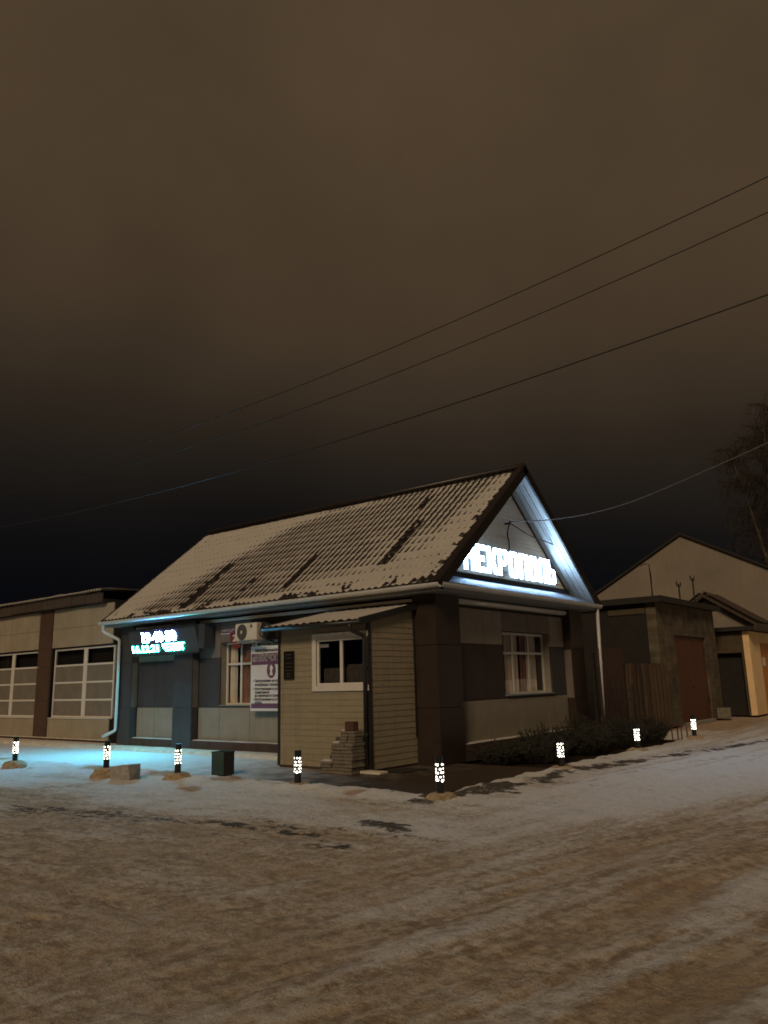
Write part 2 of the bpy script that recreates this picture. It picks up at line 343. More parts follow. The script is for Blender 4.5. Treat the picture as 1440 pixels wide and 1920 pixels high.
me = bpy.data.meshes.new('ground'); 
idx = np.arange(ny*nx).reshape(ny, nx)
quads = np.stack([idx[:-1,:-1], idx[:-1,1:], idx[1:,1:], idx[1:,:-1]], -1).reshape(-1, 4)
me.vertices.add(ny*nx); me.vertices.foreach_set('co', np.stack([XX, YY, ZZ], -1).astype(np.float32).ravel())
me.loops.add(quads.size); me.loops.foreach_set('vertex_index', quads.astype(np.int32).ravel())
me.polygons.add(len(quads)); me.polygons.foreach_set('loop_start', np.arange(0, quads.size, 4, dtype=np.int32)); me.polygons.foreach_set('use_smooth', np.ones(len(quads), bool))
me.update(calc_edges=True)
for nm, arr in (('clean_lit', clean_lit), ('bare', np.clip(bare, 0, 1)), ('sand', np.clip(sand, 0, 1)), ('soil', soil), ('lane', road)):
    a = me.attributes.new(nm, 'FLOAT', 'POINT'); a.data.foreach_set('value', arr.astype(np.float32).ravel())
ground = bpy.data.objects.new('ground', me); COL.objects.link(ground); tag(ground, 'trampled snowy ground with brown slush and wheel tracks', None, None, 'structure')
def ground_mat():
    m = bpy.data.materials.new('ground'); m.use_nodes = True; n = m.node_tree.nodes; l = m.node_tree.links; b = n['Principled BSDF']; b.inputs['Roughness'].default_value = .9; b.inputs['Specular IOR Level'].default_value = .10
    g = n.new('ShaderNodeNewGeometry')
    def noise(sc, det=5, rough=.6, st=None):
        t = n.new('ShaderNodeTexNoise'); t.inputs['Scale'].default_value = sc; t.inputs['Detail'].default_value = det; t.inputs['Roughness'].default_value = rough
        if st:
            mp = n.new('ShaderNodeMapping'); mp.inputs['Scale'].default_value = st; l.new(g.outputs['Position'], mp.inputs[0]); l.new(mp.outputs[0], t.inputs['Vector'])
        else: l.new(g.outputs['Position'], t.inputs['Vector'])
        return t.outputs['Fac']
    def attr(nm): a = n.new('ShaderNodeAttribute'); a.attribute_name = nm; return a.outputs['Fac']
    def rng_(s, a, b_, c=0, d=1):
        r = n.new('ShaderNodeMapRange'); r.interpolation_type = 'SMOOTHSTEP'
        for i, v in ((1, a), (2, b_), (3, c), (4, d)): r.inputs[i].default_value = v
        l.new(s, r.inputs[0]); return r.outputs[0]
    def math_(op, a, b_):
        k = n.new('ShaderNodeMath'); k.operation = op
        for i, v in ((0, a), (1, b_)):
            if isinstance(v, (int, float)): k.inputs[i].default_value = v
            else: l.new(v, k.inputs[i])
        return k.outputs[0]
    def mix(f, a, b_):
        k = n.new('ShaderNodeMix'); k.data_type = 'RGBA'; l.new(f, k.inputs[0])
        for i, v in ((6, a), (7, b_)):
            if isinstance(v, tuple): k.inputs[i].default_value = (*v, 1)
            else: l.new(v, k.inputs[i])
        return k.outputs[2]
    n1 = noise(3.5, 6, .65); n2 = noise(22, 5, .7); n3 = noise(70, 3, .6); n4 = noise(1.1, 5, .6)
    n5 = noise(9, 8, .74)
    mpA = n.new('ShaderNodeMapping'); mpA.inputs['Rotation'].default_value = (0, 0, math.radians(-78)); l.new(g.outputs['Position'], mpA.inputs[0])
    def streaks(rot, sc):
        a = n.new('ShaderNodeMapping'); a.inputs['Rotation'].default_value = (0, 0, rot); l.new(g.outputs['Position'], a.inputs[0])
        b_ = n.new('ShaderNodeMapping'); b_.inputs['Scale'].default_value = sc; l.new(a.outputs[0], b_.inputs[0])
        t = n.new('ShaderNodeTexNoise'); t.inputs['Scale'].default_value = 1; t.inputs['Detail'].default_value = 8; t.inputs['Roughness'].default_value = .68; l.new(b_.outputs[0], t.inputs['Vector']); return t.outputs['Fac']
    sA = streaks(math.radians(-78), (1.1, 7, 1)); sB = streaks(math.radians(-4), (1.6, 5, 1))
    lane = attr('lane'); st_ = math_('ADD', math_('MULTIPLY', sA, lane), math_('MULTIPLY', sB, math_('SUBTRACT', 1., lane)))
    vv = math_('ADD', math_('MULTIPLY', n5, .55), math_('MULTIPLY', st_, .45))
    dirty = mix(rng_(vv, .41, .59), (.305, .226, .148), (.620, .505, .372))
    dirty = mix(rng_(n4, .42, .70, 0, .7), dirty, (.475, .360, .245))
    cl = math_('ADD', attr('clean_lit'), math_('MULTIPLY', math_('SUBTRACT', n2, .5), .9)); cl = math_('ADD', cl, math_('MULTIPLY', math_('SUBTRACT', vv, .5), 1.9))
    col = mix(rng_(cl, .10, 1.10), dirty, (.74, .72, .71))
    sd_ = math_('ADD', attr('sand'), math_('MULTIPLY', math_('SUBTRACT', n1, .5), .9)); col = mix(rng_(sd_, .42, .85, 0, .85), col, (.44, .285, .165))
    br = math_('ADD', attr('bare'), math_('MULTIPLY', math_('SUBTRACT', n2, .5), 1.3)); br = math_('SUBTRACT', br, math_('MULTIPLY', math_('SUBTRACT', vv, .47), 2.6))
    bm_ = rng_(br, .42, .85, 0, .92); col = mix(bm_, col, (.050, .036, .024))
    gr = math_('MULTIPLY', rng_(n3, .58, .68), rng_(n1, .36, .58)); col = mix(math_('MULTIPLY', gr, .8), col, (.08, .055, .035))
    so = math_('ADD', attr('soil'), math_('MULTIPLY', math_('SUBTRACT', n2, .5), .6)); col = mix(rng_(so, .4, .7), col, (.035, .024, .015))
    l.new(col, b.inputs['Base Color'])
    l.new(rng_(n1, .35, .7, .8, 1.0), b.inputs['Roughness'])
    h = math_('ADD', math_('MULTIPLY', n2, .7), math_('MULTIPLY', n3, .35)); h = math_('ADD', h, math_('MULTIPLY', vv, 2.2))
    bp = n.new('ShaderNodeBump'); bp.inputs['Strength'].default_value = .9; bp.inputs['Distance'].default_value = .045; l.new(h, bp.inputs['Height']); l.new(bp.outputs[0], b.inputs['Normal'])
    return m
me.materials.append(ground_mat())

# paved forecourt: a sheet of icy asphalt, snow-dusted on the left, damp and bare at the corner
def pave_mat():
    m = bpy.data.materials.new('pavement'); m.use_nodes = True; n = m.node_tree.nodes; l = m.node_tree.links; b = n['Principled BSDF']
    g = n.new('ShaderNodeNewGeometry'); s = n.new('ShaderNodeSeparateXYZ'); l.new(g.outputs['Position'], s.inputs[0])
    t = n.new('ShaderNodeTexNoise'); t.inputs['Scale'].default_value = 2.2; t.inputs['Detail'].default_value = 7; t.inputs['Roughness'].default_value = .65; l.new(g.outputs['Position'], t.inputs['Vector'])
    t2 = n.new('ShaderNodeTexNoise'); t2.inputs['Scale'].default_value = 30; t2.inputs['Detail'].default_value = 4; l.new(g.outputs['Position'], t2.inputs['Vector'])
    # snow film thins out towards the corner of the building
    mm = n.new('ShaderNodeMath'); mm.operation = 'MULTIPLY_ADD'; mm.inputs[1].default_value = -.16; mm.inputs[2].default_value = .0; l.new(s.outputs['X'], mm.inputs[0])
    a2 = n.new('ShaderNodeMath'); a2.operation = 'MULTIPLY_ADD'; a2.inputs[1].default_value = 1.1; l.new(t.outputs['Fac'], a2.inputs[0]); l.new(mm.outputs[0], a2.inputs[2])
    r = n.new('ShaderNodeMapRange'); r.interpolation_type = 'SMOOTHSTEP'; r.inputs[1].default_value = .42; r.inputs[2].default_value = 1.55; l.new(a2.outputs[0], r.inputs[0])
    k = n.new('ShaderNodeMix'); k.data_type = 'RGBA'; k.inputs[6].default_value = (.060, .043, .029, 1); k.inputs[7].default_value = (.66, .66, .66, 1); l.new(r.outputs[0], k.inputs[0])
    r2 = n.new('ShaderNodeMapRange'); r2.inputs[1].default_value = .3; r2.inputs[2].default_value = .7; r2.inputs[3].default_value = .72; r2.inputs[4].default_value = 1.22; l.new(t2.outputs['Fac'], r2.inputs[0])
    v = n.new('ShaderNodeVectorMath'); v.operation = 'SCALE'; l.new(k.outputs[2], v.inputs[0]); l.new(r2.outputs[0], v.inputs['Scale']); l.new(v.outputs[0], b.inputs['Base Color'])
    b.inputs['Roughness'].default_value = .75; b.inputs['Specular IOR Level'].default_value = .15
    bp = n.new('ShaderNodeBump'); bp.inputs['Strength'].default_value = .3; bp.inputs['Distance'].default_value = .015; l.new(t2.outputs['Fac'], bp.inputs['Height']); l.new(bp.outputs[0], b.inputs['Normal']); MATS['pavement'] = m
pave_mat()
tag(quick('pavement', 'pavement', None, (-15.0, 2.1, -3.3, .6, -.25, 0.0)), 'smooth paved forecourt between the bollard lights and the building', None, None, 'structure')
# raised concrete strip along the facades, snow on it
bl = MB(); n_ = 150
for i in range(n_ + 1):
    x = -22.5 + i*(22.5 - 3.15)/n_; hj = .012*fbm(np.array([x*2.]), np.array([.3]), 3, 5)[0]
    yj = -.46 + .09*(fbm(np.array([x*1.2]), np.array([7.3]), 3, 9)[0]-.5)
    bl.v += [(x, yj-.05, -.02), (x, yj, .055 + hj), (x, -.1, .075 + hj*2), (x, .32, .085 + hj)]
    if i: o = (i-1)*4; bl.f += [(o+k, o+4+k, o+5+k, o+1+k) for k in range(3)]
tag(bl.build('footing_strip', 'snow_dirty', smooth=True), 'low snow-covered concrete strip along the foot of the facades', None, None, 'structure')

# ================================================================= MAIN BUILDING
B = empty('agency_building', (-5.5, 3.5, 0))
tag(B, 'single-storey shop building with brown and cream panels and snowy steep tiled roof', 'building')
XL, XR, YF, YB = -11.2, 0.0, 0.0, 6.95
RZ, RY, EZ, EY = 6.70, 3.5, 3.56, -.36        # ridge and eave of the tile plane
SL = math.hypot(RY-EY, RZ-EZ); sy, sz = (RY-EY)/SL, (RZ-EZ)/SL
RXL, RXR = -11.72, .36
# wall cores with openings
wl = MB()
OX0, OX1, OZ0, OZ1 = -7.0, -4.7, 1.16, 2.74      # window in the long facade
GY0, GY1, GZ0, GZ1 = 3.0, 5.4, 1.27, 2.74        # window in the gable facade
for x0, x1, z0, z1 in ((XL+.03, OX0, 0, 3.42), (OX1, XR-.26, 0, 3.42), (OX0, OX1, 0, OZ0), (OX0, OX1, OZ1, 3.42)): wl.box(x0, x1, .26, .50, z0, z1)
for y0, y1, z0, z1 in ((.50, GY0, 0, 3.42), (GY1, YB-.03, 0, 3.42), (GY0, GY1, 0, GZ0), (GY0, GY1, GZ1, 3.42)): wl.box(-.50, -.26, y0, y1, z0, z1)
wl.box(XL+.03, XL+.25, .50, YB-.03, 0, 3.42).box(XL+.25, -.50, YB-.25, YB-.03, 0, 3.42).box(XL+.25, -.5, .5, YB-.25, 3.3, 3.42)
wl.build('wall', 'core_dark', B)
quick('plinth', 'plinth_brown', B, (-10.62, -8.66, .012, .26, 0, .285), (-7.86, -.61, .012, .26, 0, .285))
quick('plinth', 'plinth_brown', B, (-.26, -.012, .88, 6.19, 0, .335))
def panelY(x0, x1, z0, z1, m, y=.22, t=.038): return quick('cladding_panel', m, B, (x0+.006, x1-.006, y, y+t, z0+.006, z1-.006))
def panelX(y0, y1, z0, z1, m, x=-.22, t=.038): return quick('cladding_panel', m, B, (x-t, x, y0+.006, y1-.006, z0+.006, z1-.006))
ZA, ZB, ZT = 1.11, 2.36, 3.26
for x0, x1 in ((-10.6, -9.77), (-9.77, -8.67)):
    panelY(x0, x1, .285, ZA, 'panel_cream'); panelY(x0, x1, ZA, ZB, 'panel_grey'); panelY(x0, x1, ZB, ZT, 'panel_cream')
for x0, x1 in ((-7.85, -7.0), (-7.0, -5.85), (-5.85, -4.7), (-4.7, -3.6), (-3.6, -2.4), (-2.4, -1.3), (-1.3, -.62)): panelY(x0, x1, .285, ZA, 'panel_cream')
panelY(-7.85, OX0, ZA, ZB, 'panel_grey'); panelY(-7.85, OX0, ZB, ZT, 'panel_taupe')
panelY(OX0, -5.85, OZ1, ZT, 'panel_taupe'); panelY(-5.85, OX1, OZ1, ZT, 'panel_brown')
for x0, x1 in ((OX1, -3.6), (-3.6, -2.4), (-2.4, -1.3), (-1.3, -.62)): panelY(x0, x1, ZA, ZB, 'panel_grey'); panelY(x0, x1, ZB, ZT, 'panel_brown')
def ledge(name, mapf, a, b_):
    m_ = MB(); n = int((b_-a)/.08)
    for i in range(n+1):
        t = a + (b_-a)*i/n; hgt = .010 + .022*fbm(np.array([t*2.3]), np.array([1.7]), 3, 55)[0]; wd = .06 + .12*fbm(np.array([t*1.7]), np.array([4.1]), 3, 56)[0]
        m_.v += [mapf(t, .002, -.002), mapf(t, .004, hgt), mapf(t, wd, hgt*.8), mapf(t, wd+.03, -.002)]
        if i: o = (i-1)*4; m_.f += [(o+k, o+4+k, o+5+k, o+1+k) for k in range(3)]
    tag(m_.build(name, 'snow', B, smooth=True), kind='stuff')
ledge('ledge_snow', lambda t, d, h: (t, .215-d, .287+h), -10.6, -8.68); ledge('ledge_snow', lambda t, d, h: (t, .215-d, .287+h), -7.85, -3.1); ledge('ledge_snow', lambda t, d, h: (-.215+d, t, .337+h), .90, 6.15)
# pilasters of the long facade, each a core clad in three panels per face
def pil(x0, x1, m):
    q = MB().box(x0+.03, x1-.03, .03, .26, 0, 3.40).build('pilaster', 'core_dark', B)
    for a, b_ in ((0, ZA), (ZA, ZB), (ZB, 3.40)):
        MB().box(x0, x1, 0, .029, a+.006, b_-.006).build('cladding_panel', m, q)
        MB().box(x1-.029, x1, .031, .215, a+.006, b_-.006).build('cladding_panel', {0: m, ZA: 'panel_taupe', ZB: m}[a], q)
pil(-11.2, -10.62, 'panel_grey'); pil(-8.66, -7.87, 'panel_grey')
def corner(x0, x1, y0, y1):
    q = MB().box(x0+.03, x1-.03, y0+.03, y1-.03, 0, 3.40).build('corner_column', 'core_dark', B)
    for a, b_ in ((0, ZA), (ZA, ZB), (ZB, 3.40)):
        MB().box(x0, x1-.031, y0, y0+.029, a+.006, b_-.006).build('cladding_panel', 'panel_taupe' if (a == ZA and y0 > 1) else 'panel_brown', q)
        MB().box(x1-.029, x1, y0, y1, a+.006, b_-.006).build('cladding_panel', 'panel_brown', q)
corner(-.60, 0, 0, .87); corner(-.60, 0, 6.2, 6.95)
for y0, y1 in ((.88, 2.15), (2.15, 3.65), (3.65, 5.1), (5.1, 6.19)): panelX(y0, y1, .335, 1.2, 'panel_cream')
for y0, y1 in ((.88, 2.16), (2.16, GY0)): panelX(y0, y1, 1.2, 2.42, 'panel_brown'); panelX(y0, y1, 2.42, 3.2, 'panel_cream')
panelX(GY0, 4.28, GZ1, 3.2, 'panel_taupe'); panelX(4.28, GY1, GZ1, 3.2, 'panel_taupe'); panelX(GY1, 6.19, 2.42, 3.2, 'panel_cream'); panelX(GY1, 6.19, 1.2, 2.42, 'panel_grey')
for y0, y1 in ((GY0, GY1),): panelX(y0, y1, 1.2, GZ0, 'panel_brown')
panelY(OX0, OX1, ZA, OZ0, 'panel_brown')
# white light trough under the soffit, long side and gable side
def trough(name, pts, m='pvc_white'): return MB().box(*pts).build(name, m, B, bevel=.01)
trough('cornice_rail', (-7.86, -.62, .06, .218, 3.275, 3.345)); trough('cornice_rail', (-10.6, -8.68, .06, .218, 3.275, 3.345))
MB().tube([(-.10, .89, 3.33), (-.10, 6.18, 3.33)], .045, 10).build('cornice_rail', 'pvc_white', B, smooth=True)
quick('cornice_rail', 'pvc_white', B, (-.218, -.08, .90, 6.17, 3.262, 3.292))
# windows
def windowY(par, x0, x1, z0, z1, y, xm, zm, fr='pvc_white', cm='curtain', w=.055, mulw=.03, gl='glass', depth=.05):
    root = empty('window', (x0, y, z0)); root.parent = par; root.location = Vector((x0, y, z0)) - ORG[par.name]; ORG[root.name] = Vector((x0, y, z0))
    f = MB().box(x0, x1, y, y+depth, z1-w, z1).box(x0, x1, y, y+depth, z0, z0+w).box(x0, x0+w, y, y+depth, z0+w, z1-w).box(x1-w, x1, y, y+depth, z0+w, z1-w)
    for a in xm: f.box(a-mulw, a+mulw, y+.004, y+depth-.004, z0+w, z1-w)
    xs = [x0+w] + [t for a in xm for t in (a-mulw, a+mulw)] + [x1-w]
    zs = [z0+w] + [t for a in zm for t in (a-.028, a+.028)] + [z1-w]
    for i in range(0, len(xs), 2):
        for a in zm: f.box(xs[i], xs[i+1], y+.008, y+depth-.008, a-.028, a+.028)
    f.build('frame', fr, root)
    for i in range(0, len(xs), 2):
        for j in range(0, len(zs), 2):
            g = gl(i//2, j//2) if callable(gl) else gl
            MB().box(xs[i], xs[i+1], y+.02, y+.026, zs[j], zs[j+1]).build('pane', g, root)
    return root
def curtainY(root, x0, x1, z0, z1, y, m):
    c = MB(); n = max(8, int((x1-x0)/.02))
    for i in range(n+1):
        x = x0+(x1-x0)*i/n; d = .025*math.sin(i*1.1)+.012*math.sin(i*.47+1); c.v += [(x, y+d, z0), (x, y+d, z1)]
        if i: o = 2*(i-1); c.f.append((o, o+2, o+3, o+1))
    return c.build('curtain', m, root, smooth=True)
w1 = windowY(B, OX0, OX1, OZ0, OZ1, .42, (-6.42, -5.85, -5.28), (2.19,))
curtainY(w1, OX0+.06, -6.68, OZ0+.05, OZ1-.06, .505, 'curtain'); curtainY(w1, -6.5, -6.2, OZ0+.05, OZ1-.06, .515, 'curtain_red'); curtainY(w1, -6.1, -5.0, OZ0+.05, OZ1-.06, .51, 'curtain')
quick('sill', 'fascia_grey', w1, (OX0, OX1, .20, .42, OZ0-.012, OZ0+.012)); quick('room', 'room', w1, (OX0-.3, OX1+.3, 1.2, 1.25, .6, 3.2))
def windowX(par, y0, y1, z0, z1, x, ym, zm):
    root = empty('window', (x, y0, z0)); root.parent = par; root.location = Vector((x, y0, z0)) - ORG[par.name]; ORG[root.name] = Vector((x, y0, z0)); w = .06
    f = MB().box(x-.05, x, y0, y1, z1-w, z1).box(x-.05, x, y0, y1, z0, z0+w).box(x-.05, x, y0, y0+w, z0+w, z1-w).box(x-.05, x, y1-w, y1, z0+w, z1-w)
    ys = [y0+w] + [t for a in ym for t in (a-.035, a+.035)] + [y1-w]; zs = [z0+w] + [t for a in zm for t in (a-.03, a+.03)] + [z1-w]
    for a in ym: f.box(x-.046, x-.004, a-.035, a+.035, z0+w, z1-w)
    for i in range(0, len(ys), 2):
        for a in zm: f.box(x-.042, x-.008, ys[i], ys[i+1], a-.03, a+.03)
    f.build('frame', 'pvc_white', root)
    for i in range(0, len(ys), 2):
        for j in range(0, len(zs), 2): MB().box(x-.026, x-.02, ys[i], ys[i+1], zs[j], zs[j+1]).build('pane', 'glass', root)
    for a, b_, m in ((y0+.05, y0+.45, 'curtain_red'), (y0+.5, y0+1.15, 'curtain'), (y0+1.25, y0+1.5, 'curtain_red'), (y0+1.55, y1-.3, 'curtain')):
        c = MB(); n = int((b_-a)/.02)
        for i in range(n+1):
            yy = a+(b_-a)*i/n; d = .025*math.sin(i*1.1)+.012*math.sin(i*.47+1); c.v += [(x-.085+d, yy, z0+.05), (x-.085+d, yy, z1-.05)]
            if i: o = 2*(i-1); c.f.append((o, o+2, o+3, o+1))
        c.build('curtain', m, root, smooth=True)
    quick('sill', 'fascia_grey', root, (x, -.17, y0, y1, z0-.014, z0+.010)); quick('room', 'room', root, (-1.3, -1.25, y0-.3, y1+.3, .6, 3.2))
    return root
w2 = windowX(B, GY0, GY1, GZ0, GZ1, -.42, (3.80, 4.60), (2.25,))
quick('reveal', 'panel_cream', B, (-.42, -.26, GY1-.012, GY1, GZ0+.01, GZ1)); quick('reveal', 'panel_cream', B, (OX0, OX0+.012, .26, .42, OZ0+.012, OZ1))

# ---- roof
R = MB()
def rp(x, v, h): return (x, EY + v*sy - h*sz, EZ + v*sz + h*sy)      # v up the slope, h off the plane
R.add([rp(RXL, 0, -.02), rp(RXR-.02, 0, -.02), rp(RXR-.02, SL, -.02), rp(RXL, SL, -.02), rp(RXL, 0, -.11), rp(RXR-.02, 0, -.11), rp(RXR-.02, SL, -.11), rp(RXL, SL, -.11)], [(0,1,2,3),(4,7,6,5),(0,4,5,1),(1,5,6,2),(3,2,6,7),(0,3,7,4)])
def mir(p): return (p[0], 2*RY - p[1], p[2])
R.add([mir(p) for p in (rp(RXL, 0, 0), rp(RXR-.02, 0, 0), rp(RXR-.02, SL, 0), rp(RXL, SL, 0), rp(RXL, 0, -.11), rp(RXR-.02, 0, -.11), rp(RXR-.02, SL, -.11), rp(RXL, SL, -.11))], [(0,1,2,3),(4,7,6,5),(0,4,5,1),(1,5,6,2),(3,2,6,7),(0,3,7,4)])
roof = R.build('roof', 'roof_dark', B)
NW, NC = 66, 14
wv, ch = (RXR - RXL)/NW, SL/NC
AMP, STEP = .030, .020
def tile_h(u, fr): return .5*AMP*(1 + math.cos(2*math.pi*u)) + STEP*(1-fr)          # fr 0 at lower lip .. 1 at top of the course
us = [i/8 for i in range(9)]
def tile_geo(x0, v0, b):
    o = len(b.v); n = len(us)
    for fr in (0., .5, 1.):
        for u in us: b.v.append(rp(x0 + u*wv, v0 + fr*ch, tile_h(u, fr)))
    for u in us: b.v.append(rp(x0 + u*wv, v0 + .004, tile_h(u, 0) - STEP))
    for r_ in range(2):
        for k in range(n-1): b.f.append((o+r_*n+k, o+r_*n+k+1, o+(r_+1)*n+k+1, o+(r_+1)*n+k))
    for k in range(n-1): b.f.append((o+3*n+k, o+3*n+k+1, o+k+1, o+k))
cells = [(i, j) for i in range(NW) for j in range(NC)]
def dist(c): return (Vector(rp(RXL + (c[0]+.5)*wv, (c[1]+.5)*ch, 0)) - CAM).length
cells.sort(key=dist)
tb = MB(); tile_geo(0, 0, tb); o0 = Vector(rp(0, 0, 0))
tme = bpy.data.meshes.new('roof_tile'); tme.from_pydata([tuple(Vector(p) - o0) for p in tb.v], [], tb.f); tme.materials.append(MATS['roof_dark']); tme.polygons.foreach_set('use_smooth', [True]*len(tme.polygons))
for i, j in cells[:300]:
    t = bpy.data.objects.new('roof_tile', tme); COL.objects.link(t); t.parent = roof; t.location = Vector(rp(RXL + i*wv, j*ch, 0)) - ORG[roof.name]
tf = MB()
for i, j in cells[300:]: tile_geo(RXL + i*wv, j*ch, tf)
tag(tf.build('tile_field', 'roof_dark', roof, smooth=True), kind='stuff')
MB().tube([(RXL-.02, RY, RZ+.055), (RXR+.02, RY, RZ+.055)], .075, 10).build('ridge_cap', 'roof_dark', roof, smooth=True)
# barge boards at the gable verge and at the far verge
for s_, xx in ((0, RXR), (1, RXR), (0, RXL), (1, RXL)):
    tp = .07 if xx > 0 else .004
    pts = [rp(xx, -.04, tp), rp(xx, SL+.04, tp), rp(xx, SL+.04, -.15), rp(xx, -.04, -.15)]
    x2 = xx + (.05 if xx > 0 else -.05); xi = xx - (.12 if xx > 0 else -.12)
    f_ = (lambda p: p) if s_ == 0 else mir
    bb = MB().add([f_((xx,)+p[1:]) for p in pts] + [f_((x2,)+p[1:]) for p in pts], [(0,1,2,3),(7,6,5,4),(0,4,5,1),(1,5,6,2),(2,6,7,3),(3,7,4,0)])
    cap = [rp(xi, -.02, .055), rp(xi, SL+.02, .055), rp(xi, SL+.02, .074), rp(xi, -.02, .074)]; c2 = [(xx,)+p[1:] for p in cap]
    if xx > 0: bb.add([f_(p) for p in cap] + [f_(p) for p in c2], [(0,1,2,3),(7,6,5,4),(0,4,5,1),(1,5,6,2),(2,6,7,3),(3,7,4,0)])
    bb.build('barge_board', 'roof_dark', roof)
# soffit boards of the gable overhang, four per slope, running up the slope
XS = -.25
for s_ in (0, 1):
    f_ = (lambda p: p) if s_ == 0 else mir; n = 4; wd = (RXR - .005 - XS)/n
    for k in range(n):
        x0, x1 = XS + k*wd + .005, XS + (k+1)*wd - .005
        P = [rp(x0, .1, -.115), rp(x1, .1, -.115), rp(x1, SL-.10, -.115), rp(x0, SL-.10, -.115), rp(x0, .1, -.135), rp(x1, .1, -.135), rp(x1, SL-.12, -.135), rp(x0, SL-.12, -.135)]
        MB().add([f_(p) for p in P], [(0,1,2,3),(4,7,6,5),(0,4,5,1),(1,5,6,2),(2,6,7,3),(3,7,4,0)]).build('soffit_board', 'soffit_white', roof)
# gable siding
GS = MB().prism([(.25, 3.85), (6.75, 3.85), (RY, RZ-.22)], lambda u, v, d: (d, u, v), XS-.10, XS-.022).build('gable_wall', 'core_dark', B)
tn = (RZ-EZ)/(RY-EY)
zz = 3.90
while zz < RZ-.36:
    z1 = zz + .098; h0 = RY - (RZ - .20 - zz)/tn; h1 = RY - (RZ - .20 - z1)/tn
    if h1 > RY-.03: break
    MB().add([(XS+.004, h0, zz), (XS+.004, 2*RY-h0, zz), (XS-.020, h0, zz), (XS-.020, 2*RY-h0, zz), (XS-.012, h1, z1), (XS-.012, 2*RY-h1, z1), (XS-.02, h1, z1), (XS-.02, 2*RY-h1, z1)],
             [(0,1,5,4),(2,6,7,3),(0,2,3,1),(4,5,7,6),(0,4,6,2),(1,3,7,5)]).build('siding_board', 'gable_siding', GS)
    zz += .1
# J-trim along the siding edge
for s_ in (0, 1):
    f_ = (lambda p: p) if s_ == 0 else mir
    P = [rp(XS+.006, .25, -.137), rp(XS+.030, .25, -.137), rp(XS+.030, SL-.16, -.137), rp(XS+.006, SL-.16, -.137), rp(XS+.006, .25, -.175), rp(XS+.030, .25, -.175), rp(XS+.030, SL-.2, -.175), rp(XS+.006, SL-.2, -.175)]
    MB().add([f_(p) for p in P], [(0,1,2,3),(4,7,6,5),(0,4,5,1),(1,5,6,2),(2,6,7,3),(3,7,4,0)]).build('edge_trim', 'trim_black', GS)
quick('sign_ledge', 'trim_black', GS, (XS+.002, XS+.07, .30, 6.7, 3.88, 3.97))
# corrugated apron roof under the gable
ap = MB(); n = 700; y0, y1 = -.02, 7.02
for i in range(n+1):
    y = y0 + (y1-y0)*i/n; h = .020*math.sin(2*math.pi*y/.11)
    ap.v += [(XS+.004, y, 3.875+h), (.375, y, 3.585+h)]
    if i: o = 2*(i-1); ap.f.append((o, o+1, o+3, o+2))
ap.build('apron_roof', 'zinc', B, smooth=True)
# eave soffit, fascia, gutters, downpipes
quick('soffit', 'fascia_grey', B, (XL-.4, .33, -.33, .255, 3.405, 3.425)); quick('soffit', 'fascia_grey', B, (-.255, .33, .26, 7.28, 3.405, 3.425))
quick('fascia', 'fascia_grey', B, (XL-.45, .345, -.352, -.332, 3.40, 3.52)); quick('fascia', 'fascia_grey', B, (.332, .352, -.33, 7.30, 3.40, 3.52))
def gutter(pts_fn, a, b_, n, seams):
    g = MB()
    prof = [(0.0, .075), (.006, .03), (.03, -.005), (.07, -.018), (.105, 0.), (.125, .035), (.125, .08), (.119, .08), (.119, .038), (.10, .008), (.07, -.010), (.032, .003), (.012, .035), (.006, .075)]
    k = len(prof)
    for i in range(n+1):
        t = a + (b_-a)*i/n
        for o_, z in prof: g.v.append(pts_fn(t, o_, z))
        if i:
            o = (i-1)*k
            for j in range(k): g.f.append((o+j, o+(j+1) % k, o+k+(j+1) % k, o+k+j))
    g.f += [tuple(range(k)), tuple(range(n*k, n*k+k))[::-1]]
    q = g.build('gutter', 'white_metal', B, smooth=False)
    for t in seams:
        m_ = MB()
        for tt in (t-.025, t+.025):
            for o_, z in prof[:7]: m_.v.append(pts_fn(tt, o_*1.03-.002, z*1.03-.004))
        for j in range(6): m_.f.append((j, j+1, j+8, j+7))
        m_.build('gutter_clip', 'white_metal', q)
gutter(lambda t, o_, z: (t, -.354-o_, 3.475+z), XL-.5, .40, 1, [-11.0, -9.6, -8.3, -6.9, -5.5, -4.0, -2.6, -1.2])
gutter(lambda t, o_, z: (.354+o_, t, 3.475+z), -.40, 7.32, 1, [.6, 2.0, 3.4, 4.8, 6.2])
def pipe(name, pts, r, m, clips=()):
    p = [Vector(q) for q in pts]; fine_ = []
    for i, q in enumerate(p):
        if 0 < i < len(p)-1:
            a = (p[i-1]-q).normalized()*min(.06, (p[i-1]-q).length*.4); b_ = (p[i+1]-q).normalized()*min(.06, (p[i+1]-q).length*.4)
            for t in (0, .25, .5, .75, 1): fine_.append((q+a)*(1-t)**2 + q*2*t*(1-t) + (q+b_)*t*t)
        else: fine_.append(q)
    o = MB().tube(fine_, r, 12).build(name, m, B if m != 'trim_black' else AN, smooth=True)
    for z, c in clips: MB().tube([Vector(c)+Vector((0, 0, -.02)), Vector(c)+Vector((0, 0, .02))], r*1.25, 12).build('pipe_clip', m, o)
    return o
pipe('downpipe', [(-11.52, -.415, 3.47), (-11.52, -.415, 3.28), (-11.12, -.11, 3.02), (-11.12, -.11, .48), (-11.28, -.42, .33)], .045, 'white_metal', [(2.4, (-11.12, -.11, 2.4)), (.95, (-11.12, -.11, .95))])
pipe('downpipe', [(.40, 7.12, 3.47), (.36, 7.12, 1.8), (.32, 7.12, .30)], .045, 'white_metal', [(2.0, (.365, 7.12, 2.0))])

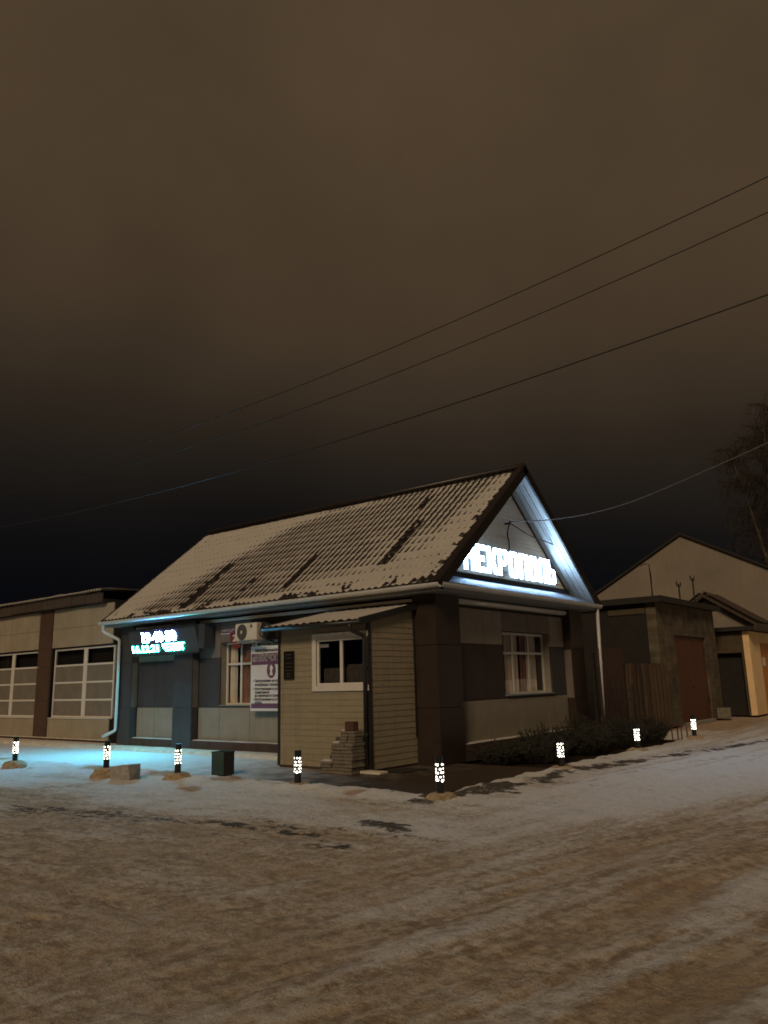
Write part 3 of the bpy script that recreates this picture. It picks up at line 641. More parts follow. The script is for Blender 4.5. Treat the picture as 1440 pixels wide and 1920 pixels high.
# ---- snow on the main roof: a real heightfield that the tile crests poke through
nu, nv = NW*8 + 1, NC*10 + 1
U = np.linspace(RXL+.02, RXR-.11, nu); V = np.linspace(.02, SL-.10, nv); UU, VV = np.meshgrid(U, V)
a_ = fbm(UU*.55, VV*.8, 3, 81); b2 = fbm(UU*5.3, VV*2.6, 3, 91); c2 = fbm(UU*14, VV*10, 2, 95)
rel = (UU-RXL)/(RXR-RXL); up_ = VV/SL
thin = sstep(.20, .34, rel + .35*(up_-.45)*-1)*sstep(1.0, .90, rel + .10*(1-up_)) * sstep(.02, .09, up_ + .10*(a_-.5)) * sstep(1.06, .74, up_ - .20*sstep(.55, .95, rel))
thin = np.clip(thin*1.35 - .9*sstep(.50, .68, a_)*.75, 0, 1)
lowr = sstep(.55, .75, rel)*sstep(.30, .08, up_); thin = thin*(1-lowr)
th = .0405 - .0180*thin + .006*(b2-.5) + .007*(c2-.5) + STEP*.35*(1-((VV/ch) % 1)) - .003
th += .004*np.cos(2*np.pi*(UU-RXL)/wv)*(1-.8*thin)
def roof_uv(px, py):
    d = FWD*F_PX + RIGHT*(px-720) - UP*(py-960); nrm = Vector((0, -sz, sy)); P0 = Vector(rp(0, 0, 0)); t = (P0-CAM).dot(nrm)/d.dot(nrm); P = CAM + d*t
    return P.x, (P.y-EY)/sy
for (p0, p1, wdt) in (((335, 1140), (412, 1066), .20), ((455, 1105), (468, 1092), .13), ((530, 1100), (582, 1046), .13), ((712, 1056), (776, 985), .17), ((790, 950), (806, 938), .11)):
    (ua, va), (ub, vb) = roof_uv(*p0), roof_uv(*p1); n_w = round((ua-RXL)/wv) ; uc = RXL + n_w*wv + wv*.5
    m_ = (1-sstep(wdt*.8, wdt*1.1, np.abs(UU-uc + .04*(b2-.5)))) * sstep(va-.2, va, VV) * sstep(vb+.2, vb, VV + .3*(c2-.5))
    th = th - .055*m_*np.clip(1.7*(fbm(UU*7, VV*3.2, 3, 44)-.18), .0, 1.2)
edge = np.minimum(np.minimum((UU-RXL)*2.5, (RXR-.11)-UU)/.25, np.minimum(VV/.05, (SL-.10-VV)/.08)); th -= .07*np.clip(1 - edge + .9*(b2-.5)+.5*(c2-.5), 0, 1)
th -= .035*sstep(.52, .66, fbm(UU*3.1, VV*6, 3, 99))*sstep(.11, .02, up_)
PX = UU; PY = EY + VV*sy - th*sz; PZ = EZ + VV*sz + th*sy
def grid_obj(name, PX, PY, PZ, m, mask=None):
    ny, nx = PX.shape; me = bpy.data.meshes.new(name); idx = np.arange(ny*nx).reshape(ny, nx)
    org = np.array([PX.mean(), PY.mean(), PZ.min()])
    q = np.stack([idx[:-1,:-1], idx[:-1,1:], idx[1:,1:], idx[1:,:-1]], -1).reshape(-1, 4)
    if mask is not None: q = q[(mask.ravel()[q]).any(1)]
    me.vertices.add(ny*nx); me.vertices.foreach_set('co', (np.stack([PX, PY, PZ], -1) - org).astype(np.float32).ravel())
    me.loops.add(q.size); me.loops.foreach_set('vertex_index', q.astype(np.int32).ravel()); me.polygons.add(len(q)); me.polygons.foreach_set('loop_start', np.arange(0, q.size, 4, dtype=np.int32)); me.polygons.foreach_set('use_smooth', np.ones(len(q), bool)); me.update(calc_edges=True)
    me.materials.append(MATS[m]); o = bpy.data.objects.new(name, me); COL.objects.link(o); o.location = org; return o
tag(grid_obj('roof_snow', PX, PY, PZ, 'snow', th > -.004), 'thin patchy snow lying on the steep tiled main roof', 'snow', None, 'stuff')

# ================================================================= ANNEX
AX0, AX1, AY = -3.03, -.56, -1.50
AN = empty('entrance_annex', (-1.8, -.8, 0)); tag(AN, 'small cream plank-clad lean-to annex with one white sliding window', 'annex')
WX0, WX1, WZ0, WZ1 = -1.93, -.66, 1.60, 2.52
cw = MB()
for x0, x1, z0, z1 in ((AX0+.03, WX0, .03, 2.78), (WX1, AX1-.03, .03, 2.78), (WX0, WX1, .03, WZ0), (WX0, WX1, WZ1, 2.78)): cw.box(x0, x1, AY+.025, AY+.14, z0, z1)
cw.prism([(AY+.14, .03), (.20, .03), (.20, 3.12), (AY+.14, 2.80)], lambda u, v, d: (d, u, v), AX1-.13, AX1-.025)
cw.prism([(AY+.14, .03), (.20, .03), (.20, 3.12), (AY+.14, 2.80)], lambda u, v, d: (d, u, v), AX0+.03, AX0+.13)
cw.build('wall', 'core_dark', AN)
quick('plinth', 'plinth_brown', AN, (AX0+.02, AX1-.02, AY+.02, .2, -.05, .06))
BH = .116
def lap_y(x0, x1, z0, z1): MB().add([(x0, AY+.004, z0), (x1, AY+.004, z0), (x1, AY+.024, z0), (x0, AY+.024, z0), (x0, AY+.013, z1), (x1, AY+.013, z1), (x1, AY+.024, z1), (x0, AY+.024, z1)], [(0,3,2,1),(4,5,6,7),(0,1,5,4),(1,2,6,5),(2,3,7,6),(3,0,4,7)]).build('siding_board', 'siding_cream', AN)
z = .05
while z < 2.74:
    z1 = min(z + BH - .001, 2.76)
    if z1 > WZ0 and z < WZ1: lap_y(AX0+.05, WX0, z, z1); lap_y(WX1, AX1-.05, z, z1)
    else: lap_y(AX0+.05, AX1-.05, z, z1)
    z += BH
z = .05
ycut = lambda zz__: max(AY+.06, -1.80 + (zz__ - 2.815 + .075)/(3.20-2.815)*1.82)
while z < 3.10:
    z1 = z + BH - .001
    ya0, ya1, yb = ycut(z), ycut(z1), -.012
    if ya1 < yb - .02:
        MB().add([(AX1-.004, ya0, z), (AX1-.004, yb, z), (AX1-.024, yb, z), (AX1-.024, ya0, z), (AX1-.013, ya1, z1), (AX1-.013, yb, z1), (AX1-.024, yb, z1), (AX1-.024, ya1, z1)], [(0,3,2,1),(4,5,6,7),(0,1,5,4),(1,2,6,5),(2,3,7,6),(3,0,4,7)]).build('siding_board', 'siding_cream', AN)
    z += BH
quick('corner_trim', 'trim_black', AN, (AX0-.012, AX0+.05, AY-.014, AY+.10, .03, 2.78)); quick('corner_trim', 'trim_black', AN, (AX1-.05, AX1+.014, AY-.014, AY+.06, .03, 2.80)); quick('corner_trim', 'trim_black', AN, (AX1-.03, AX1+.014, -.055, -.004, .55, 3.12))
# white window surround and sliding sashes
ws = MB(); q = .105
ws.box(WX0-q, WX1+q, AY-.03, AY-.006, WZ1, WZ1+q).box(WX0-q, WX1+q, AY-.03, AY-.006, WZ0-q, WZ0).box(WX0-q, WX0, AY-.03, AY-.006, WZ0, WZ1).box(WX1, WX1+q-.03, AY-.03, AY-.006, WZ0, WZ1)
wa = windowY(AN, WX0, WX1, WZ0, WZ1, AY+.01, (-1.28,), (), w=.05, mulw=.035, gl='glass_dark'); ws.build('surround', 'pvc_white', wa)
curtainY(wa, -1.25, -.70, WZ0, WZ0+.40, AY+.16, 'net_curtain'); curtainY(wa, -1.90, -1.28, WZ0, WZ0+.34, AY+.17, 'net_curtain'); quick('room', 'room', wa, (AX0+.14, AX1-.14, -.6, -.55, 1.2, 2.7))
quick('paper_note', 'sign_white', wa, (WX0+.06, WX0+.30, AY+.037, AY+.040, WZ1-.17, WZ1-.10))
# roof: corrugated sheet on a slab
q0, q1 = (-1.80, 2.815), (.02, 3.20)
def aroof(u, v, h): return (u, q0[0]+(q1[0]-q0[0])*v, q0[1]+(q1[1]-q0[1])*v + h)
ax0, ax1 = -3.12, -.50
quick_ = MB().add([aroof(x, v, h) for h in (-.055, -.012) for x, v in ((ax0+.03, .03), (ax1-.03, .03), (ax1-.03, 1), (ax0+.03, 1))], [(0,3,2,1),(4,5,6,7),(0,1,5,4),(1,2,6,5),(2,3,7,6),(3,0,4,7)])
ar = quick_.build('roof', 'trim_black', AN)
cs = MB(); n = 260
for i in range(n+1):
    x = ax0 + (ax1-ax0)*i/n; h = .010 + .017*math.sin(2*math.pi*(x)/.20); cs.v += [aroof(x, -.02, h), aroof(x, 1, h)]
    if i: o = 2*(i-1); cs.f.append((o, o+2, o+3, o+1))
cs.build('roof_sheet', 'roof_dark', ar, smooth=True)
for x0, x1 in ((ax1-.02, ax1+.03), (ax0-.03, ax0+.02)): MB().add([aroof(x, v, h) for h in (-.09, .045) for x, v in ((x0, -.01), (x1, -.01), (x1, .99), (x0, .99))], [(0,3,2,1),(4,5,6,7),(0,1,5,4),(1,2,6,5),(2,3,7,6),(3,0,4,7)]).build('barge_board', 'trim_black', ar)
g = MB().tube([(ax0-.02, -1.86, 2.775), (ax1+.05, -1.86, 2.765)], .045, 12).build('gutter', 'trim_black', AN, smooth=True)
for x in (-2.9, -2.3, -1.65, -1.0): quick('gutter_bracket', 'trim_black', g, (x-.012, x+.012, -1.875, -1.76, 2.80, 2.84))
pipe('downpipe', [(-.72, -1.86, 2.75), (-.72, -1.86, 2.64), (-.60, -1.575, 2.52), (-.60, -1.575, .10)], .042, 'trim_black', [(1.9, (-.60, -1.575, 1.9)), (.7, (-.60, -1.575, .7))])
# snow on annex roof
nu, nv = 261, 60; U = np.linspace(ax0+.01, ax1-.03, nu); V = np.linspace(-.025, .97, nv); UU, VV = np.meshgrid(U, V)
hh = .010 + .017*np.sin(2*np.pi*UU/.20)*.75 + .020 + .014*(fbm(UU*6, VV*9, 3, 12)-.5) - .045*sstep(.06, 0, ax1-.03-UU)*(.5+fbm(UU*9, VV*12, 2, 3))
tag(grid_obj('annex_snow', UU, q0[0]+(q1[0]-q0[0])*VV, q0[1]+(q1[1]-q0[1])*VV + hh, 'snow'), 'snow following the corrugated sheet of the annex roof', 'snow', None, 'stuff')
# plaque
pq = empty('wall_plaque', (-2.71, AY-.006, 1.74)); tag(pq, 'small black plaque with faint lines on the annex wall', 'plaque')
quick('plate', 'plaque_black', pq, (-2.86, -2.56, AY-.026, AY-.006, 1.74, 2.32), bevel=.004)
for k, (w_, zq) in enumerate(((.16, 2.24), (.12, 2.17), (.2, 2.06), (.2, 1.99), (.2, 1.92), (.14, 1.85), (.1, 1.80))): quick('engraved_line', 'plaque_gold', pq, (-2.71-w_/2, -2.71+w_/2, AY-.028, AY-.0262, zq, zq+.018))

# ================================================================= LEFT BUILDING
LB = empty('workshop_building', (-17.3, 3, 0)); tag(LB, 'low flat cream building with tall gridded windows left of the shop', 'building')
LY = .30; LX0, LX1 = -22.4, -12.12
lw = MB().box(LX0, LX1, LY+.30, 6, 0, 4.22).box(LX0, LX1, LY+.03, LY+.30, 0, .76).box(LX0, LX1, LY+.03, LY+.30, 2.98, 4.22)
for x0, x1 in ((-16.45, -15.70), (-21.1, -20.4)): lw.box(x0, x1, LY+.03, LY+.30, .76, 2.98)
lw.build('wall', 'core_dark', LB)
quick('plinth', 'plinth_brown', LB, (LX0, LX1, LY-.02, LY+.03, 0, .15)); quick('ledge', 'snow_dirty', LB, (LX0, LX1, LY-.05, LY+.03, .152, .18))
bays = [(-15.64, LX1), (-20.35, -16.50)]
for x0, x1 in ((-16.48, -15.66), (-21.2, -20.38)):
    for z0, z1 in ((.18, 1.3), (1.3, 2.4), (2.4, 3.5), (3.5, 4.24)): quick('cladding_panel', 'left_brown', LB, (x0, x1, LY-.03, LY+.029, z0+.005, z1-.005))
for x0, x1 in bays + [(LX0, -21.22)]:
    for z0, z1 in ((2.99, 3.60), (3.60, 4.24), (.18, .76)): quick('cladding_panel', 'left_cream', LB, (x0+.005, x1-.005, LY, LY+.029, z0+.005, z1-.005))
def lgl(i, j): return 'glass_dark' if j == 3 else 'frost'
for x0, x1, xm in ((-15.60, LX1-.01, (-13.75,)), (-20.30, -16.53, (-18.40,))):
    wv_ = windowY(LB, x0, x1, .79, 2.95, LY+.10, xm, (1.33, 1.87, 2.41), w=.055, mulw=.10, gl=lgl)
    quick('room', 'room', wv_, (x0, x1, LY+.29, LY+.298, .77, 2.97))
    quick('sill', 'pvc_white', wv_, (x0, x1, LY-.03, LY+.10, .762, .785))
lr = MB().box(LX0-.3, -12.50, .16, 6.2, 4.25, 4.36); lr = lr.build('roof', 'felt', LB)
x = LX0-.3
while x < -12.6:
    w_ = random.uniform(.9, 1.9); x1 = min(x+w_, -12.52); dz = random.uniform(-.03, .03)
    quick('fascia_board', 'old_wood', lr, (x+.006, x1-.006, (.12-random.random()*.02), .158, 4.27+dz*.5, 4.60+dz)); x = x1
n = 500; cs = MB()
for i in range(n+1):
    x = LX0-.35 + (-12.45-LX0+.35)*i/n; h = .022*math.sin(2*math.pi*x/.16) + .02*vnoise(np.array([x*.6]), np.array([0.]), 4)[0]; cs.v += [(x, .02, 4.625+h), (x, 6.3, 4.80+h), (x, .02, 4.60+h)]
    if i: o = 3*(i-1); cs.f += [(o, o+3, o+4, o+1), (o+2, o+5, o+3, o)]
cs.build('roof_sheet', 'slate', lr, smooth=True)
cs = MB(); 
for i in range(n+1):
    x = LX0-.35 + (-12.45-LX0+.35)*i/n; h = .022*math.sin(2*math.pi*x/.16) + .03*fbm(np.array([x*1.6]), np.array([0.]), 3, 14)[0]; cs.v += [(x, .025, 4.640+h), (x, .3, 4.675+h), (x, 6.2, 4.84+h)]
    if i: o = 3*(i-1); cs.f += [(o, o+3, o+4, o+1), (o+1, o+4, o+5, o+2)]
tag(cs.build('flat_roof_snow', 'snow_dirty', smooth=True), 'thin snow along the corrugated roof edge of the flat building', 'snow', None, 'stuff')

# ================================================================= SIGNS AND FITTINGS
# gable letters
LET = {'Н': [[(0,0),(.3,0),(.3,.42),(.7,.42),(.7,0),(1,0),(1,1),(.7,1),(.7,.6),(.3,.6),(.3,1),(0,1)]],
 'Е': [[(0,0),(1,0),(1,.18),(.34,.18),(.34,.41),(.82,.41),(.82,.59),(.34,.59),(.34,.82),(1,.82),(1,1),(0,1)]],
 'К': [[(0,0),(.32,0),(.32,.36),(.40,.40),(.68,0),(1,0),(1,.04),(.70,.5),(1,.96),(1,1),(.68,1),(.40,.6),(.32,.64),(.32,1),(0,1)]],
 'Р': [[(0,0),(.33,0),(.33,1),(0,1)], [(.33,.83),(.68,.83),(.68,.55),(.33,.55),(.33,.38),(.66,.38),(1,.55),(1,.9),(.9,1),(.33,1)]],
 'О': [[(.5,0),(.5,.17),(.34,.17),(.34,.83),(.5,.83),(.5,1),(.16,1),(0,.88),(0,.12),(.16,0)], [(.5,0),(.84,0),(1,.12),(1,.88),(.84,1),(.5,1),(.5,.83),(.66,.83),(.66,.17),(.5,.17)]],
 'П': [[(0,0),(.33,0),(.33,.83),(.67,.83),(.67,0),(1,0),(1,1),(0,1)]],
 'Л': [[(0,0),(.33,0),(.33,.72),(.45,.83),(.67,.83),(.67,0),(1,0),(1,1),(.25,1),(0,.80)]],
 'Ь': [[(0,0),(.33,0),(.33,1),(0,1)], [(.33,0),(.88,0),(1,.10),(1,.52),(.80,.63),(.33,.63),(.33,.46),(.68,.46),(.68,.17),(.33,.17)]]}
SG = empty('illuminated_sign', (-.14, 3.6, 4.02)); tag(SG, 'glowing white block letters reading НЕКРОПОЛЬ across the gable', 'sign')
word = 'НЕКРОПОЛЬ'; sy0, sy1, sz0, sh = 1.36, 5.87, 4.045, .63; pitch = (sy1-sy0)/len(word); lwid = pitch*.87
for k, c in enumerate(word):
    lm = MB()
    for poly in LET[c]: lm.prism(poly, lambda u, v, d: (d, sy0 + k*pitch + u*lwid, sz0 + v*sh), -.165, -.125)
    lo = lm.build('letter', 'letter_glow', SG); lo.data.materials.append(MATS['letter_light'])
    for p_ in lo.data.polygons:
        if p_.normal.x > .9: p_.material_index = 1
for zq in (4.16, 4.54): quick('mounting_rail', 'letter_side', SG, (XS+.006, -.205, sy0+.02, sy1-.04, zq-.015, zq+.015))
for k in range(10):
    yq = sy0 + .06 + k*(sy1-sy0-.16)/9; quick('standoff', 'letter_side', SG, (-.204, -.166, yq-.01, yq+.01, 4.15, 4.17))
# led clock
LD = empty('led_clock_display', (-8.8, -.1, 2.52)); tag(LD, 'dark LED display board with glowing violet time and green date', 'display')
TL = .2517; ly = lambda zz__: -.12 - (zz__ - 2.52)*TL
MB().prism([(-.004, 2.52), (-.12, 2.52), (ly(3.235), 3.235), (-.004, 3.235)], lambda u, v, d: (d, u, v), -10.42, -7.44).build('housing', 'led_box', LD, bevel=.01); quick('side_box', 'led_box', LD, (-7.438, -7.20, -.17, .16, 2.62, 3.25), bevel=.01)
quick('top_box', 'led_box', LD, (-8.64, -7.60, -.15, -.004, 3.238, 3.37)); quick('frame_rim', 'trim_black', LD, (-10.44, -7.42, -.325, -.302, 3.19, 3.245)); quick('frame_rim', 'trim_black', LD, (-10.44, -7.42, -.150, -.128, 2.50, 2.54))
quick('mount', 'core_dark', LD, (-10.3, -8.8, -.003, .21, 2.7, 3.1))
text('time_digits', '19-40-50', .36, 'led_violet', LD, (-9.78, 0, 2.875), '-Y', extrude=.010, offset=.010, width=1.50)
text('date_digits', '16.12.21', .25, 'led_green', LD, (-10.33, 0, 2.615), '-Y', extrude=.010, offset=.007, width=1.20)
text('weekday_letters', 'ЧЕТВЕРГ', .25, 'led_green', LD, (-8.92, 0, 2.615), '-Y', extrude=.010, offset=.007, width=.94)
for ch_ in LD.children:
    if ch_.name.split('.')[0] in ('time_digits', 'date_digits', 'weekday_letters'):
        for v_ in ch_.data.vertices: v_.co.y += ly(v_.co.z + ORG[LD.name].z) - .014
        ch_.data.update()
        front = ch_.data.materials[0].name; ch_.data.materials.append(MATS[front + '_side'])
        for p_ in ch_.data.polygons:
            if abs(p_.normal.y) < .9: p_.material_index = 1
# air conditioner on brackets
AC = empty('air_conditioner', (-5.4, -.1, 2.68)); tag(AC, 'cream outdoor air conditioner unit with round grey fan above the window', 'air conditioner')
quick('casing', 'ac_white', AC, (-5.86, -5.08, -.28, .10, 2.71, 3.13), bevel=.015)
fc = Vector((-5.60, -.285, 2.92))
MB().prism([(.19*math.cos(a*math.pi/18), .19*math.sin(a*math.pi/18)) for a in range(36)], lambda u, v, d: (fc.x+u*.92, fc.y+d, fc.z+v), -.012, .004).build('fan_grille', 'ac_grille', AC)
for k in range(5):
    rr = .04 + k*.033; MB().tube([(fc.x+rr*.92*math.cos(a*math.pi/12), fc.y-.016, fc.z+rr*math.sin(a*math.pi/12)) for a in range(25)], .004, 5).build('grille_ring', 'ac_grille', AC)
MB().prism([(.032*math.cos(a*math.pi/6), .04*math.sin(a*math.pi/6)) for a in range(12)], lambda u, v, d: (fc.x+u, fc.y+d, fc.z+v), -.024, -.012).build('fan_hub', 'ac_white', AC)
MB().prism([(.032*math.cos(a*math.pi/8), .045*math.sin(a*math.pi/8)) for a in range(16)], lambda u, v, d: (-5.27+u, -.281+d, 3.05+v), -.006, 0).build('badge', 'ac_green', AC)
for x in (-5.74, -5.20): quick('bracket', 'white_metal', AC, (x-.02, x+.02, -.30, .24, 2.672, 2.70), (x-.02, x+.02, .19, .219, 2.45, 2.67))
quick('drip_tray', 'fascia_grey', AC, (-6.12, -4.90, -.33, -.22, 2.655, 2.671))
cc = MB(); pts = []
for k in range(110):
    a = k*.36; rr = .17 + .035*math.sin(k*.9); pts.append((-4.95 + rr*.55*math.cos(a) + .04*math.sin(k*.31), -.10 + .10*math.sin(k*.21), 2.92 + rr*1.12*math.sin(a)))
cc.tube(pts, .014, 6); cc.tube([(-4.95, -.08, 2.76), (-4.98, 0, 2.70), (-4.99, .20, 2.70)], .014, 6); cc.tube([(-4.95, -.08, 2.76), (-4.86, -.15, 2.69), (-4.70, -.05, 2.64), (-4.62, .2, 2.62)], .014, 6)
tag(cc.build('cable_coil', 'cable_black', smooth=True), 'tangled black cable coil beside the air conditioner', 'cable')
# address sign
AD = empty('address_sign', (-6.6, .2, 2.74)); tag(AD, 'maroon address sign reading АВИАЦИОННАЯ 25 above the window', 'sign')
quick('street_plate', 'sign_maroon', AD, (-6.98, -5.98, .190, .214, 2.985, 3.125), bevel=.003); quick('plate_border', 'sign_white', AD, (-7.0, -5.96, .2145, .2185, 2.955, 3.145))
MB().prism([(-.25, .24), (.25, .24), (.25, .02), (.14, -.14), (0, -.2), (-.14, -.14), (-.25, .02)], lambda u, v, d: (-6.36+u, d, 2.74+v), .196, .216).build('number_shield', 'sign_maroon', AD)
text('street_name', 'АВИАЦИОННАЯ', .115, 'sign_white', AD, (-6.945, .187, 3.012), '-Y', .002, .0015, width=.93)
text('house_number', '25', .235, 'sign_white', AD, (-6.505, .191, 2.755), '-Y', .002, .004, width=.30)
# advertising banner, behind the annex on the right
BN = empty('shop_banner', (-4.6, -.06, 1.04)); tag(BN, 'white and purple advertising banner beside the annex listing services', 'banner')
bx0, bx1, by = -5.55, -3.62, -.03
quick('sheet', 'banner_white', BN, (bx0, bx1, by, by+.022, 1.04, 2.57)); quick('purple_band', 'banner_purple', BN, (bx0+.03, bx1-.03, by-.003, by, 2.12, 2.39)); quick('purple_band', 'banner_purple', BN, (bx0+.03, bx1-.03, by-.003, by, 1.10, 1.215))
quick('batten', 'pvc_white', BN, (bx0+.05, bx0+.09, by+.023, .218, 1.09, 1.105)); quick('batten', 'pvc_white', BN, (bx0+.05, bx0+.09, by+.023, .218, 2.50, 2.515))
def btxt(s_, x, z, size, m='banner_ink', off=.001, name='text_line'): text(name, s_, size, m, BN, (x, by-.006, z), '-Y', .0015, off)
btxt('Мемориальное агентство', bx0+.16, 2.43, .105, off=.0025); btxt('«НЕКРОПОЛЬ»', bx0+.06, 2.215, .20, 'sign_white', .009, 'title_outline')
text('title', '«НЕКРОПОЛЬ»', .20, 'banner_ink', BN, (bx0+.06, by-.0105, 2.215), '-Y', .0012, .0005)
MB().prism([(.15*math.cos(a*math.pi/12), .19*math.sin(a*math.pi/12)) for a in range(24)], lambda u, v, d: (-4.82+u, by+d, 1.99+v), -.009, 0).build('emblem', 'banner_purple', BN)
MB().prism([(-.05,-.12),(.06,-.12),(.03,-.02),(.07,.05),(.0,.13),(-.05,.05),(-.02,-.03)], lambda u, v, d: (-4.82+u, by+d, 1.99+v), -.013, -.0095).build('emblem_mark', 'sign_white', BN)
for s_, x, z in (('• Захоронение на всех', .10, 1.735), ('кладбищах города и края', .16, 1.645), ('• Изготовление и установка', .10, 1.545), ('памятников', .16, 1.465), ('из мрамора и гранита', .16, 1.39), ('• Изготовление и установка', .10, 1.30), ('оград', .16, 1.225+.005)):
    btxt(s_, bx0+x, z-.02, .088, off=.0018)
# shrink-wrap service bracket and cables on the gable
BR = empty('cable_bracket', (-.2, 3.49, 5.36)); tag(BR, 'dark wire bracket on the gable siding above the letters', 'bracket')
quick('hook', 'cable_black', BR, (XS, -.10, 3.47, 3.51, 5.36, 5.40)); MB().tube([(-.12, 3.49, 5.38), (-.10, 3.49, 5.44)], .025, 8).build('insulator', 'cable_black', BR)
def wire(name, pts, r, m, label, cat='cable', seg=5):
    return tag(MB().tube(pts, r, seg).build(name, m, smooth=True), label, cat)
def smooth_pts(P, n=8):
    P = [Vector(p) for p in P]; Q = [P[0]*2-P[1]] + P + [P[-1]*2-P[-2]]; o = []
    for i in range(1, len(Q)-2):
        for k in range(n):
            t = k/n; o.append(.5*((2*Q[i]) + (Q[i+1]-Q[i-1])*t + (2*Q[i-1]-5*Q[i]+4*Q[i+1]-Q[i+2])*t*t + (3*Q[i]-Q[i-1]-3*Q[i+1]+Q[i+2])*t**3))
    return o + [P[-1]]
wire('drop_cable', smooth_pts([(-.12, 3.49, 5.37), (-.20, 3.50, 5.15), (-.19, 3.53, 4.9), (-.20, 3.52, 4.6), (-.215, 3.52, 4.55)]), .018, 'cable_black', 'thick dark cable dropping from the gable bracket to the letters')
s1 = at(1057, 1032, 0, .20); wire('stay_cable', smooth_pts([(-.10, 3.50, 5.38), tuple(at(995, 1005, 0, -.02)), tuple(at(1030, 1018, 0, .08)), tuple(s1)]), .014, 'cable_black', 'black cable slanting from the gable bracket to the right verge')
# ================================================================= OVERHEAD WIRES AND POLES
def vplane(P, Q, px, py):
    d = FWD*F_PX + RIGHT*(px-720) - UP*(py-960); n = (Q-P).cross(Vector((0,0,1))); t = (P-CAM).dot(n)/d.dot(n); return CAM + d*t
Pa = Vector((-.10, 3.49, 5.42)); Pb = at(1440, 830, 1, 8.0)
sp = [Pa] + [vplane(Pa, Pb, *q) for q in ((1027, 975), (1110, 962), (1200, 935), (1340, 875))] + [Pb]; sp.append(Pb + (Pb - sp[-2])*.22 + Vector((0, 0, .02)))
wire('service_wire', smooth_pts([tuple(p) for p in sp]), .013, 'cable_light', 'service wire running from the gable bracket to the right', 'wire')
def ppole(x, y, h, arms, label, top=None):
    p = empty('utility_pole', (x, y, 0)); tag(p, label, 'pole', 'wooden utility poles')
    MB().tube([(x, y, -.3), (x, y, h)], [.15, .10], 12).build('post', 'pole_wood', p, smooth=True)
    for z_, w_ in arms: quick('crossarm', 'pole_wood', p, (x-.06, x+.06, y-w_, y+w_, z_-.06, z_+.04))
    return p
ppole(sp[-1].x, sp[-1].y + .06, sp[-1].z + .3, [], 'wooden utility pole at the lane beside the service wire')
def cat(x, z0, x0, k): return z0 + k*(x-x0)**2
for nm, y, pxs, lab, r, m in (('power_line', -4.0, [(1440, 330), (870, 598), (540, 728), (260, 835), (0, 905)], 'uppermost of the three wires crossing the night sky', .0075, 'cable_black'),
                              ('power_line', -3.6, [(1440, 400), (870, 647), (540, 772), (300, 860), (0, 925)], 'middle one of the three wires crossing the night sky', .0075, 'cable_black'),
                              ('power_line', -2.6, [(1440, 553), (870, 750), (560, 850), (250, 935)], 'lowest and thickest of the three wires crossing the night sky', .011, 'cable_black')):
    P = [at(px, py, 1, y) for px, py in pxs]; A = np.array([[p.x**2, p.x, 1] for p in P]); zc = np.linalg.lstsq(A, np.array([p.z for p in P]), rcond=None)[0]
    X = np.linspace(-27, 17, 60); tag(MB().tube([(x, y, zc[0]*x*x + zc[1]*x + zc[2]) for x in X], r, 5).build(nm, m, smooth=True), lab, 'wire', 'overhead power lines')
    ends = (zc[0]*17*17 + zc[1]*17 + zc[2], zc[0]*27*27 - zc[1]*27 + zc[2])
    hp = globals().setdefault('hp', []); hp.append(ends)
ppole(17.0, -3.4, max(h[0] for h in hp)+.3, [(h[0]-.03, 1.0) for h in hp], 'wooden utility pole at the right end of the power lines')
ppole(-27.0, -3.4, max(h[1] for h in hp)+.3, [(h[1]-.03, 1.0) for h in hp], 'wooden utility pole at the far left end of the power lines')

# ================================================================= BOLLARD LIGHTS
def bollard(x, y, z):
    b = empty('bollard_light', (x, y, z)); R_ = .056
    MB().lathe((x, y, z+.06), [(R_*.9, 0), (R_, .005), (R_, .48), (R_*.98, .49), (R_*.3, .495)], 24).build('post', 'bollard_black', b, smooth=False)
    MB().lathe((x, y, z+.545), [(R_*1.06, 0), (R_*1.06, .012), (R_*.9, .018)], 24).build('cap', 'bollard_black', b)
    g = MB(); rnd = random.Random(5); spots = []
    rows = [(.170, .018), (.222, .0155), (.275, .018), (.328, .015), (.380, .018)]
    for ri, (hz, rr) in enumerate(rows):
        for k in range(6):
            a = 2*math.pi*(k + .5*(ri % 2))/6 + rnd.uniform(-.13, .13); r2 = rr*rnd.uniform(.72, 1.15); hz2 = hz + rnd.uniform(-.006, .006)
            ring = []
            for j in range(10):
                t = 2*math.pi*j/10; da = r2*math.cos(t)/R_; ring.append((x + (R_+.0015)*math.cos(a+da), y + (R_+.0015)*math.sin(a+da), z+.06+hz2 + r2*math.sin(t)))
            o = len(g.v); g.v += ring + [(x + (R_+.003)*math.cos(a), y + (R_+.003)*math.sin(a), z+.06+hz2)]
            g.f += [(o+j, o+(j+1) % 10, o+10) for j in range(10)]
    g.build('glowing_perforations', 'lamp_warm', b)
    return b
def base(x, y, w, h, seed, m='concrete_tan'):
    rnd = random.Random(seed); n = 14; prof = [(w*1.05, -.05), (w*.98, .02), (w*.84, h*.55), (w*.68, h*.90), (max(w*.48, .07), h), (w*.1, h*1.0)]
    c = MB().lathe((x, y, 0), prof, n)
    for i, p in enumerate(c.v):
        k = 1 + rnd.uniform(-.14, .16); c.v[i] = (x + (p[0]-x)*k, y + (p[1]-y)*k, p[2] + (rnd.uniform(-.012, .012) if p[2] < h*.95 else 0))
    return c
spots = []
